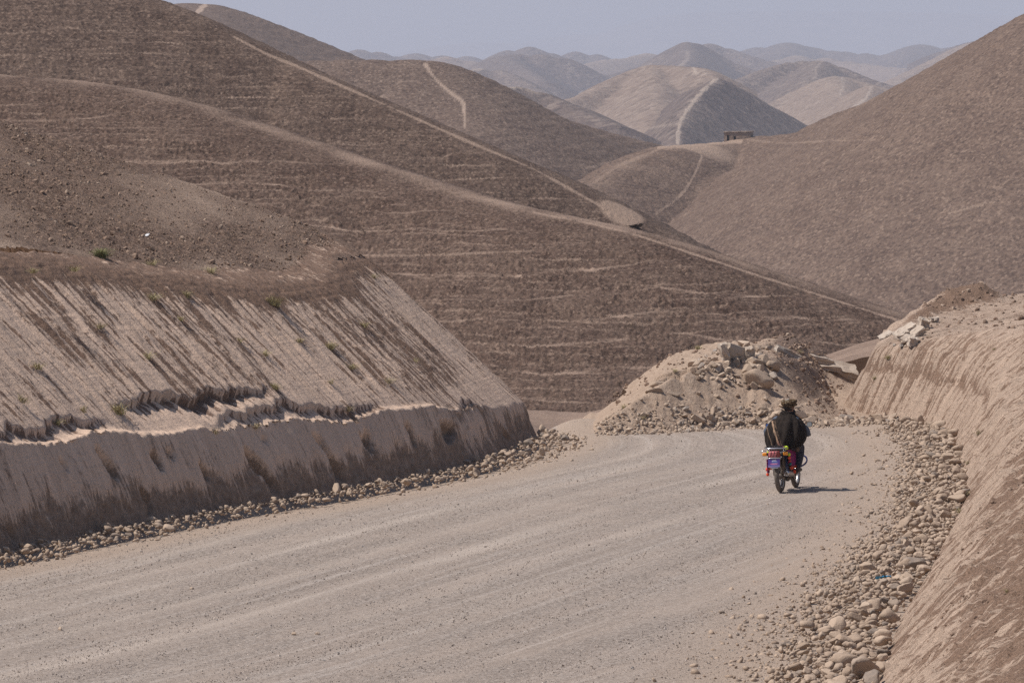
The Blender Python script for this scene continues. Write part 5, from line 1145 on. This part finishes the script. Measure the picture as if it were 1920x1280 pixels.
BP = onroad(1464, 922.5); YAW = R(-16)
def motorcycle():
    bk = empty('motorcycle', (BP[0], BP[1], 0.0), (0, R(-3.5), YAW))
    tag(bk, 'small dusty motorcycle with magenta saddle cloth and orange signals, ridden away on the gravel road', 'motorcycle')
    rub = plain('dusty_rubber', (0.125, 0.105, 0.090), .9, var=.2, bump=(60, .004)); rim_m = plain('dull_chrome', (0.50, 0.48, 0.46), .35, .85, .1)
    chr_ = plain('chrome', (0.62, 0.63, 0.66), .2, .9, .05); blk = plain('black_plastic', (0.03, 0.028, 0.027), .5, var=.2)
    eng = plain('dusty_engine', (0.16, 0.13, 0.11), .6, .4, .3, bump=(40, .004)); ora = plain('orange_lens', (0.85, 0.30, 0.02), .3); pnk = plain('pink_wrapped_lens', (0.62, 0.17, 0.18), .5, var=.2)
    red = plain('red_paint', (0.45, 0.03, 0.03), .35); blu = plain('blue_wrap', (0.05, 0.07, 0.22), .6, var=.2); brn = plain('dusty_brown_side', (0.15, 0.105, 0.075), .85, var=.3, bump=(30, .006))
    for y, mi, nm in ((0, .047, 'rear'), (1.25, .040, 'front')):
        w_ = MB().lathe_x((0, y, .30), [(-.07, .012), (-.055, .045), (-.03, .05), (.03, .05), (.055, .045), (.07, .012)], 20).obj('wheel', eng, bk)
        prof = [(mi * math.cos(a), .30 - mi + mi * math.sin(a)) for a in np.linspace(-.7, math.pi + .7, 15)]
        MB().lathe_x((0, y, .30), prof, 56).obj('tyre', rub, w_)
        MB().lathe_x((0, y, .30), [(-.03, .225), (-.032, .205), (-.012, .195), (.012, .195), (.032, .205), (.03, .225)], 56).obj('rim', rim_m, w_, solid=.004)
        sp = MB()
        for k in range(18):
            a = 2 * math.pi * k / 18; s_ = (-1) ** k
            sp.tube([(s_ * .03, y + .045 * math.cos(a), .3 + .045 * math.sin(a)), (0, y + .2 * math.cos(a + .35 * (-1) ** (k // 2)), .3 + .2 * math.sin(a + .35 * (-1) ** (k // 2)))], .003, 5)
        sp.obj('spoke', chr_, w_)
    MB().arc((0, 0, .30), .365, R(35), R(150), .125, .01).obj('rear_fender', brn, bk, solid=.005)
    MB().arc((0, 1.25, .30), .345, R(25), R(160), .10, .01).obj('front_fender', red, bk, solid=.005)
    for s_ in (-1, 1):
        MB().ctube([(s_ * .085, 0, .30), (s_ * .09, .25, .33), (s_ * .08, .5, .37)], .018).obj('swingarm', eng, bk)
        sh = MB().tube([(s_ * .12, .02, .34), (s_ * .12, .13, .68)], .012); co = [(s_ * .12 + .028 * math.cos(t), .04 + .07 * t / 44 + .028 * math.sin(t) * .3, .40 + .22 * t / 44 + 0 * t) for t in np.linspace(0, 44, 90)]
        sh.tube(co, .005, 5).obj('shock_absorber', chr_, bk)
        MB().tube([(s_ * .08, 1.25, .30), (s_ * .08, 1.15, .62), (s_ * .08, 1.04, .98)], [.02, .022, .018]).obj('fork', chr_, bk)
        MB().tube([(s_ * .06, .50, .38), (s_ * .22, .50, .37)], .012).tube([(s_ * .15, .50, .37), (s_ * .23, .50, .37)], .018).obj('footpeg', blk, bk)
        MB().ctube([(s_ * .05, .82, .62), (s_ * .20, .84, .64), (s_ * .31, .85, .60), (s_ * .335, .85, .53), (s_ * .29, .84, .46), (s_ * .18, .80, .40), (s_ * .04, .76, .30)], .016, 10).obj('crash_bar', blu, bk)
    fr = MB().ctube([(0, 1.04, .86), (0, .80, .74), (0, .45, .72), (0, .15, .70), (0, -.15, .74)], .02).ctube([(0, 1.06, .80), (0, .92, .50), (0, .80, .22), (0, .5, .20), (0, .4, .38), (0, .35, .68)], .018)
    fr.obj('frame', blk, bk)
    e = MB().box((0, .62, .30), (.26, .30, .20), None, .03).box((0, .66, .43), (.15, .16, .16), None, .01)
    for k in range(7): e.box((0, .66, .39 + k * .024), (.20, .20, .008))
    for s_ in (-1, 1): e.lathe_x((s_ * .13, .60, .30), [(0, 0.001), (s_ * .03, .06), (s_ * .0, .10), (-s_ * .02, .105)], 20)
    e.obj('engine', eng, bk, False)
    mf = MB().tube([(.165, -.14, .355), (.165, -.13, .355), (.165, -.10, .352), (.165, .30, .315), (.16, .40, .30)], [.038, .052, .052, .048, .022], 20).ctube([(.16, .38, .30), (.15, .6, .22), (.10, .80, .24), (.05, .84, .40), (.04, .76, .48)], .020, 10)
    m_ = mf.obj('exhaust', plain('dull_muffler', (.46, .39, .33), .45, .3, .15), bk); m2 = MB().lathe_x((0, 0, 0), [(0, .036), (.006, .056), (.012, .050)], 20).obj('exhaust_ring', chr_, m_)
    m2.rotation_euler = (0, 0, R(90)); m2.location = (.165, -.142, .355)
    MB().tube([(.165, -.1415, .355), (.165, -.150, .355)], .016, 14).obj('exhaust_mouth', blk, m_)
    MB().box((-.105, .24, .36), (.03, .52, .10), None, .014).obj('chain_guard', brn, bk)
    MB().box((.10, .28, .58), (.05, .30, .20), None, .03).box((-.10, .28, .58), (.05, .30, .20), None, .03).obj('side_panel', brn, bk)
    MB().box((.075, .02, .50), (.05, .10, .34), Matrix.Rotation(R(-12), 3, 'X'), .02).obj('mud_guard_stay', brn, bk)
    # seat and tank
    MB().box((0, .20, .79), (.25, .66, .10), None, .04).obj('seat', blk, bk)
    MB().box((0, .73, .80), (.26, .42, .22), None, .09).obj('fuel_tank', red, bk)
    # rack of chrome tube with corded load straps
    rk = MB().ctube([(-.16, .10, .83), (-.185, -.05, .835), (-.18, -.26, .84), (-.12, -.36, .845), (.12, -.36, .845), (.18, -.26, .84), (.185, -.05, .835), (.16, .10, .83)], .013, 10)
    for x in (-.09, 0, .09): rk.tube([(x, -.36, .842), (x, .04, .84)], .008, 8)
    for x in (-.15, .15): rk.tube([(x, -.2, .835), (x * .7, -.12, .66)], .009, 8)
    rk.tube([(-.30, -.22, .80), (-.18, -.20, .795)], .007, 8); rk.ctube([(.18, -.10, .81), (.19, -.25, .79), (.15, -.33, .775), (.05, -.36, .77)], .008, 8)
    rk.obj('luggage_rack', chr_, bk)
    st = MB(); rr = random.Random(4)
    for k in range(9):
        x = -.14 + k * .03; st.ctube([(x - .05, -.28 + rr.uniform(-.04, .04), .862), (x, -.20, .875 + rr.uniform(0, .015)), (x + .05, -.05 + rr.uniform(-.05, .05), .864)], .007, 6)
    st.obj('elastic_cord', blk, bk)
    tl = MB().box((0, -.34, .735), (.215, .09, .125), None, .035).obj('tail_light', pnk, bk)
    ts = MB()
    for x in (-.06, .0, .055): ts.tube([(x - .02, -.388, .675), (x, -.392, .735), (x + .015, -.388, .795)], .005, 6)
    ts.obj('strap', blk, tl); MB().box((.075, -.345, .735), (.075, .092, .127), None, .03).obj('light_bracket', plain('dark_red_lens', (.22, .03, .03), .3), tl)
    for s_ in (-1, 1):
        t_ = MB().tube([(s_ * .09, -.26, .735), (s_ * .17, -.27, .735)], .011).box((s_ * .145, -.27, .735), (.035, .05, .055), None, .01).obj('turn_signal', blk, bk)
        MB().box((s_ * .20, -.275, .735), (.085, .06, .062), None, .016).obj('lens', ora, t_)
        t_ = MB().tube([(s_ * .06, 1.10, .86), (s_ * .15, 1.10, .86)], .010).obj('turn_signal', blk, bk); MB().box((s_ * .185, 1.10, .86), (.07, .05, .05), None, .014).obj('lens', ora, t_)
    MB().ctube([(-.13, -.375, .655), (-.08, -.395, .665), (.08, -.395, .665), (.13, -.375, .655)], .010, 10).obj('fender_bar', chr_, bk)
    # printed flap
    b = NB('printed_purple_flap', .45); tc = b.n('ShaderNodeTexCoord'); sp = b.n('ShaderNodeSeparateXYZ'); b.l(tc.outputs['Generated'], sp.inputs[0]); X, Z = sp.outputs[0], sp.outputs[2]
    c = b.mix(b.ramp(Z, 0, .35), (0.30, 0.27, 0.50), (0.085, 0.055, 0.25))
    def ell(cx, cz, rx, rz, e0=.85, e1=1.05):
        a = b.math('DIVIDE', b.math('SUBTRACT', X, cx), rx); d = b.math('DIVIDE', b.math('SUBTRACT', Z, cz), rz)
        return b.ramp(b.math('SQRT', b.math('ADD', b.math('MULTIPLY', a, a), b.math('MULTIPLY', d, d))), e1, e0)
    c = b.mix(ell(.52, .72, .22, .16), c, (0.42, 0.40, 0.52)); c = b.mix(ell(.56, .62, .26, .12), c, (0.10, 0.13, 0.34)); c = b.mix(ell(.5, .42, .38, .07), c, (0.48, 0.12, 0.28)); c = b.mix(ell(.56, .52, .30, .035), c, (0.12, 0.25, 0.42))
    c = b.mix(ell(.5, .35, .30, .03), c, (0.60, 0.30, 0.42)); flap = b.done(c)
    f = MB().box((0, -.405, .575), (.225, .008, .155), Matrix.Rotation(R(-10), 3, 'X'), .002).obj('mud_flap', flap, bk)
    MB().box((0, -.395, .483), (.15, .03, .022), Matrix.Rotation(R(-10), 3, 'X'), .008).obj('fender_tip', chr_, bk)
    # handlebar, levers, mirrors, lamp
    hb = MB().ctube([(-.37, .93, 1.005), (-.24, .97, 1.03), (-.10, 1.02, .99), (.10, 1.02, .99), (.24, .97, 1.03), (.37, .93, 1.005)], .012).obj('handlebar', chr_, bk)
    for s_ in (-1, 1):
        MB().tube([(s_ * .26, .965, 1.025), (s_ * .385, .925, 1.002)], .019, 12).obj('grip', blk, hb); MB().ctube([(s_ * .22, 1.01, 1.03), (s_ * .32, 1.02, 1.01), (s_ * .40, .99, .99)], .006, 6).obj('lever', chr_, hb)
        st_ = MB().ctube([(s_ * .25, .98, 1.03), (s_ * .31, .99, 1.10), (s_ * .36, .97, 1.17)], .006, 8)
        pr = [(-.055, -.035), (-.04, .035), (-.01, .048), (.05, .045), (.058, -.02), (.03, -.05), (-.03, -.05)]
        def plate(th, yy, sc):
            V = [(s_ * .395 + x * sc * s_, yy - th / 2, 1.20 + z * sc) for x, z in pr] + [(s_ * .395 + x * sc * s_, yy + th / 2, 1.20 + z * sc) for x, z in pr]; n = len(pr)
            return V, [tuple(range(n)), tuple(reversed(range(n, 2 * n)))] + [(i, (i + 1) % n, n + (i + 1) % n, n + i) for i in range(n)]
        mr = st_.add(plate(.022, .965, 1.0)).obj('mirror', blk, bk, False)
        gl = NB('mirror_glass_blue' if s_ < 0 else 'mirror_glass_grey_reflection', .12); gl.b.inputs['Metallic'].default_value = .2
        MB().add(plate(.004, .952, .86)).obj('mirror_glass', gl.done((0.07, 0.17, 0.52) if s_ < 0 else (.50, .52, .52)), mr, False)  # right glass: its grey reflection is put into the base colour
    hl = MB().lathe_x((0, 0, 0), [(.0, .002), (.0, .085), (.03, .09), (.10, .06), (.13, .002)], 24).obj('headlight', chr_, bk)
    hl.rotation_euler = (0, 0, R(-90)); hl.location = (0, 1.23, .93)
    MB().box((0, 1.05, .98), (.16, .07, .08), Matrix.Rotation(R(-30), 3, 'X'), .02).obj('instrument_panel', blk, bk)
    MB().ctube([(.12, .55, .28), (.16, .45, .17), (.20, .38, .10)], .009, 8).obj('kickstand', blk, bk) if False else MB().ctube([(-.10, .50, .26), (-.15, .35, .17), (-.17, .22, .16)], .009, 8).obj('kickstand', blk, bk)
    # magenta saddle cloth with dots
    b = NB('magenta_saddle_cloth', .85); v = b.voro(26); w2 = b.noise(12, 3)
    c = b.mix(b.ramp(w2, .4, .6), (0.32, 0.02, 0.10), (0.20, 0.02, 0.13)); c = b.mix(b.ramp(b.voro(34), .17, .12, 0, 1), c, (0.60, 0.45, 0.06)); c = b.mix(b.ramp(b.voro(15, out='Distance'), .12, .08, 0, .8), c, (0.55, 0.05, 0.04))
    cl = b.done(c, b.bump(w2, .01)); V = []; nu, nv = 22, 40
    for j in range(nv + 1):
        t = j / nv * 2 - 1
        for i in range(nu + 1):
            u = i / nu; y = -.02 + .62 * u
            hang = .45 * (1 - .35 * abs(u - .6) ** 1.2 * 2)
            a = abs(t)
            if a < .3: x = t / .3 * .14; z = .855 - .01 * (a / .3) ** 2
            else:
                q = (a - .3) / .7; x = math.copysign(.14 + .055 * math.sin(q * 2.2) + .012 * math.sin(u * 19 + 3 * q) * q, t); z = .845 - hang * q
            V.append((x, y + .05 * (1 - abs(t)) * 0, z))
    Fc = [(j * (nu + 1) + i, j * (nu + 1) + i + 1, (j + 1) * (nu + 1) + i + 1, (j + 1) * (nu + 1) + i) for j in range(nv) for i in range(nu)]
    sc = MB().add((V, Fc)).obj('saddle_cloth', cl, bk, True, .006)
    yl = plain('yellow_wool', (0.62, 0.78, 0.04), .9, bump=(90, .006)); orr = plain('orange_wool', (0.85, 0.10, 0.03), .9, bump=(90, .006)); tq = plain('teal_wool', (0.02, 0.16, 0.16), .9)
    def pom(x, y, z, r, m_): MB().ball((x, y, z), r, 3, (1, 1, 1.05), .05, int(abs(x * 999) + z * 77)).obj('pompom', m_, sc)
    for a in ((.17, -.06, .83, .036, yl), (.135, -.02, .845, .026, yl), (.20, .00, .70, .030, yl), (.185, -.03, .735, .020, tq), (.205, .12, .44, .034, orr), (.21, .30, .36, .034, orr), (-.225, -.02, .44, .036, orr), (-.22, -.04, .345, .030, orr), (-.17, -.10, .76, .026, yl), (-.20, .08, .62, .024, tq), (.205, -.02, .64, .028, orr), (.205, .03, .58, .026, red), (.20, .06, .52, .028, tq)): pom(*a)
    tb = MB()
    for s_ in (-1, 1):
        for k in range(14):
            y = .0 + k * .042; tb.tube([(s_ * .205, y, .47), (s_ * .208, y + .006, .42)], .006, 5)
    tb.obj('fringe', plain('orange_fringe', (.55, .10, .05), .9), sc)
    MB().box((-.215, .0, .50), (.022, .14, .26), None, .01).obj('hanging_cloth', cl, sc)
    MB().box((.13, .10, .55), (.03, .12, .34), None, .012).obj('hanging_cloth', plain('dark_blue_cloth', (.03, .04, .12), .9, var=.2), sc)
motorcycle()

def rider():
    pr = empty('person', (BP[0], BP[1], 0.0), (0, 0, YAW))
    tag(pr, 'man seen from behind in a dark shawl and brown turban riding the motorcycle', 'person')
    skin = plain('skin', (0.23, 0.12, 0.08), .6, spec=.3); navy = plain('navy_trousers', (0.028, 0.030, 0.045), .9, var=.25, bump=(9, .02)); grey = plain('blue_grey_sleeve', (0.075, 0.095, 0.135), .9, var=.2, bump=(10, .015))
    tst = plain('brown_kameez', (0.13, 0.085, 0.06), .9, var=.2); shoe = plain('brown_shoe', (0.06, 0.042, 0.034), .7, var=.2); hair = plain('dark_hair', (0.015, 0.012, 0.011), .8)
    hd = Vector((.055, .43, 1.568)); tu = R(-48)      # head turned a little to his right
    def H(x, y, z): c, s = math.cos(tu), math.sin(tu); return (hd.x + x * c - y * s, hd.y + x * s + y * c, hd.z + z)
    J = dict(pel=(-.045, .30, .88), sp=(-.02, .30, 1.06), ch=(.01, .34, 1.24), nk=(.035, .40, 1.40))
    caps = [[(J['pel'], .135), (J['sp'], .125), (J['ch'], .135), (J['nk'], .06), (H(0, 0, -.05), .06)]]
    arms = {1: [(.20, .37, 1.33), (.345, .60, 1.13), (.335, .84, 1.035)], -1: [(-.165, .37, 1.33), (-.40, .56, 1.10), (-.41, .84, 1.03)]}
    fing = []
    for s_, (a, b_, c) in arms.items():
        caps.append([((J['ch'][0], J['ch'][1], 1.30), .085), (a, .062), (b_, .043), (c, .028)])
        g = np.array((s_ * .35 - .04, .935, 1.035)); palm = (np.array(c) * .35 + g * .65)
        fing.append([(c, .026), (tuple(palm), .030), (tuple(g + np.array((0, -.01, .012))), .026)])
        for k, L in enumerate((.9, 1.0, .95, .78)):       # four fingers closing over the grip, unequal
            x = (k - 1.5) * .021; p0 = g + np.array((x, 0, .014)); p1 = g + np.array((x * 1.1, .036 * L, .006)); p2 = g + np.array((x * 1.12, .046 * L, -.024 * L)); p3 = g + np.array((x * 1.1, .024, -.040 * L))
            fing.append([(tuple(p0), .0105), (tuple(p1), .0098), (tuple(p2), .009), (tuple(p3), .008)])
        fing.append([(tuple(palm + np.array((-s_ * .026, -.004, -.004))), .0125), (tuple(g + np.array((-s_ * .045, -.006, -.018))), .011), (tuple(g + np.array((-s_ * .040, .022, -.034))), .009)])
    caps += fing
    for s_ in (-1, 1):
        caps.append([((s_ * .10 - .045, .32, .87), .10), ((s_ * .235 - .035, .70, .80), .062), ((s_ * .215 - .02, .56, .46), .040), ((s_ * .215 - .02, .58, .41), .038), ((s_ * .22 - .02, .70, .385), .035)])
    ex = [(H(0, 0, .02), .095, (.82, 1.0, 1.15)), (H(0, .03, -.05), .07, (.85, 1.0, .9)), (H(0, .102, -.005), .016, (.9, 1.3, 1.6)), (H(0, .088, -.055), .02, (1.4, .7, .5)), (H(.078, 0, -.005), .022, (.5, .9, 1.4)), (H(-.078, 0, -.005), .022, (.5, .9, 1.4))]
    remesh('body', caps, .0095, skin, pr, ex, 2)
    for s_ in (-1, 1): MB().ball(H(s_ * .033, .082, .022), .011, 2).obj('eye', plain('eye', (.3, .3, .28), .3), pr)
    V, Fc = ico(3); keep = [f for f in Fc.tolist() if (V[f].mean(0)[1] < .25 and V[f].mean(0)[2] > -.62)]
    Vh = [H(v[0] * .086, v[1] * .103 - .002, v[2] * .112 + .015) for v in V]; MB().add((Vh, keep)).obj('hair', hair, pr, True, .012)
    MB().ball(H(0, .075, -.085), .052, 3, (1.15, .8, 1.05), .03, 3).obj('beard', hair, pr)
    # turban: coils of patterned cloth wound round the head
    b = NB('brown_turban', .9); n = b.noise(28, 4, .6); c = b.mix(b.ramp(n, .42, .58), (0.035, 0.022, 0.013), (0.14, 0.088, 0.045)); wv = b.coord((20, 20, 60)); c = b.mix(b.ramp(b.noise(1.0, 2, .5, wv), .60, .68, 0, .7), c, (0.42, 0.36, 0.26)); tm = b.done(c, b.bump(n, .008))
    t_ = MB()
    for k in range(9):
        tl1, tl2 = [(.22, .05), (-.2, .1), (.05, -.2), (.3, -.1), (-.28, -.08), (.1, .25), (-.1, -.28), (.15, .0), (-.05, .15)][k]
        rr_ = .096 + .012 * (k % 3); z0 = .052 + .0075 * k
        t_.tube([H(rr_ * math.cos(a) * 1.02, rr_ * math.sin(a) * 1.08, z0 + tl1 * .09 * math.cos(a) + tl2 * .09 * math.sin(a)) for a in np.linspace(0, 2 * math.pi, 36, endpoint=False)], .026 + .004 * (k % 2), 10, True)
    t_.ball(H(0, 0, .085), .100, 3, (1, 1.05, .62), .01, 2)
    tt = t_.obj('turban', tm, pr)
    MB().ctube([H(-.03, -.12, .112), H(.02, -.10, .138), H(.05, -.03, .150)], .008, 6).obj('turban_stripe', plain('white_cloth', (.6, .6, .58), .9), tt)
    # clothes
    for s_, (a, b_, c) in arms.items():
        hang = (b_[0] + s_ * .02, b_[1] + .05, b_[2] - .07)
        remesh('sleeve', [[(a, .078), (b_, .070), (tuple(np.array(b_) * .4 + np.array(c) * .6), .058), (tuple(np.array(c) * .80 + np.array(b_) * .20), .052)], [(b_, .065), (hang, .055)]], .012, grey, pr)
        leg = [((s_ * .10 - .045, .33, .875), .118), ((s_ * .17 - .04, .50, .845), .105), ((s_ * .24 - .035, .70, .80), .088), ((s_ * .235 - .03, .66, .68), .088), ((s_ * .225 - .02, .58, .53), .075), ((s_ * .215 - .02, .56, .455), .060)]
        remesh('trouser_leg', [leg], .012, navy, pr)
        remesh('shoe', [[((s_ * .215 - .02, .54, .39), .044), ((s_ * .22 - .02, .66, .385), .042), ((s_ * .225 - .02, .75, .380), .034)], [((s_ * .215 - .02, .54, .41), .040), ((s_ * .215 - .02, .55, .43), .038)]], .009, shoe, pr)
    remesh('kameez', [[((.09, .40, .90), .09), ((.17, .47, .84), .07), ((.20, .49, .77), .045)]], .012, tst, pr)
    # shawl
    rings = [(1.475, .040, .415, .082, .075), (1.455, .038, .41, .105, .10), (1.425, .035, .40, .125, .115), (1.395, .03, .395, .175, .135), (1.355, .025, .39, .235, .165), (1.30, .02, .385, .285, .20), (1.22, .015, .385, .325, .24), (1.13, .01, .39, .350, .275), (1.04, .01, .40, .360, .30), (.96, .0, .40, .345, .30), (.89, -.01, .385, .310, .28), (.845, -.02, .36, .265, .24), (.825, -.02, .34, .20, .20)]
    rg = np.array(rings); nr = 60; na = 150; tz = np.linspace(0, len(rings) - 1, nr); Rg = np.stack([np.interp(tz, range(len(rings)), rg[:, k]) for k in range(5)], -1)
    A = np.linspace(0, 2 * np.pi, na, endpoint=False); V = []; band = []
    for j in range(nr):
        z, cx, cy_, rx, ry = Rg[j]; q = j / (nr - 1)
        fold = (q ** .8) * .030 * np.sin(A * 7 + 2.2 * np.sin(A * 2 + q * 2.5) + q * 1.2) + .012 * np.sin(A * 15 + 3 * q + 2 * np.sin(A * 3)) * q + .010 * np.sin(q * 16 + 3 * np.sin(A)) * math.exp(-((q - .12) / .15) ** 2)
        sq = 1 + .05 * np.cos(2 * A) ** 2
        x = cx + (rx * sq + fold) * np.cos(A); y = cy_ + (ry + fold) * np.sin(A)
        zz = z - .035 * np.clip(-np.cos(A - .4), 0, 1) * q + .03 * np.sin(A) * (q > .8)
        for k in range(na):
            V.append((x[k], y[k], zz[k])); bx, bz = x[k], zz[k]; on = 0.0
            if math.sin(A[k]) < .25:
                c1 = -.225 + (1.29 - bz) * .40; c2 = -.325 + (1.17 - bz) * .42; 
                on = max(1.0 if abs(bx - c1) < .017 else 0.0, .6 if abs(bx - c2) < .007 else 0.0, .5 if abs(bx - c1 - .055) < .004 else 0.0)
                if bz > 1.31: on = 0
            band.append(on)
    i = np.arange(nr * na).reshape(nr, na); i2 = np.roll(i, -1, 1); q = np.stack([i[:-1], i2[:-1], i2[1:], i[1:]], -1).reshape(-1, 4)
    me = tomesh('shawl', np.array(V), q, True, {'band': np.array(band)})
    b = NB('dark_wool_shawl', .95); n = b.noise(14, 4); c = b.mix(b.ramp(n, .35, .65), (0.017, 0.0120, 0.0098), (0.028, 0.0200, 0.0162)); c = b.mix(b.attr('band'), c, b.mix(b.ramp(b.noise(70, 2), .45, .55), (0.30, 0.19, 0.12), (0.42, 0.29, 0.20)))
    o = link('shawl', me, b.done(c, b.bump(b.noise(90, 3), .003)), pr)
    md = o.modifiers.new('s', 'SUBSURF'); md.levels = md.render_levels = 1; md = o.modifiers.new('t', 'SOLIDIFY'); md.thickness = .012
    cr = MB()
    for k, (rr_, z0, th) in enumerate(((.085, 1.468, .022), (.105, 1.444, .024), (.126, 1.417, .023))):
        cr.tube([(.038 + rr_ * math.cos(a) * 1.1, .405 + rr_ * math.sin(a), z0 + .014 * math.sin(a * 2 + k) - .02 * math.cos(a)) for a in np.linspace(0, 2 * math.pi, 36, endpoint=False)], th, 10, True)
    cr.obj('shawl_collar', b.m, pr)
rider()

# ------------------------------------------------------------------ haze
def haze():
    bm = bmesh.new(); bmesh.ops.create_cube(bm, size=1.0); me = bpy.data.meshes.new('haze'); bm.to_mesh(me); bm.free()
    o = bpy.data.objects.new('haze', me); COL.objects.link(o)
    x0, x1, y0, y1, z0, z1 = -18000, 18000, -600, 44000, -135, 420
    o.location = ((x0 + x1) / 2, (y0 + y1) / 2, (z0 + z1) / 2); o.scale = (x1 - x0, y1 - y0, z1 - z0)
    m = bpy.data.materials.new('haze'); m.use_nodes = True; t = m.node_tree; t.nodes.remove(t.nodes['Principled BSDF'])
    v = t.nodes.new('ShaderNodeVolumePrincipled'); v.inputs['Color'].default_value = (*HAZE_COLOR, 1); v.inputs['Density'].default_value = HAZE_DENSITY
    v.inputs['Density Attribute'].default_value = ''
    t.links.new(v.outputs[0], t.nodes['Material Output'].inputs['Volume']); me.materials.append(m)
    tag(o, 'pale blue-grey haze filling the valley air', kind='stuff')
haze()
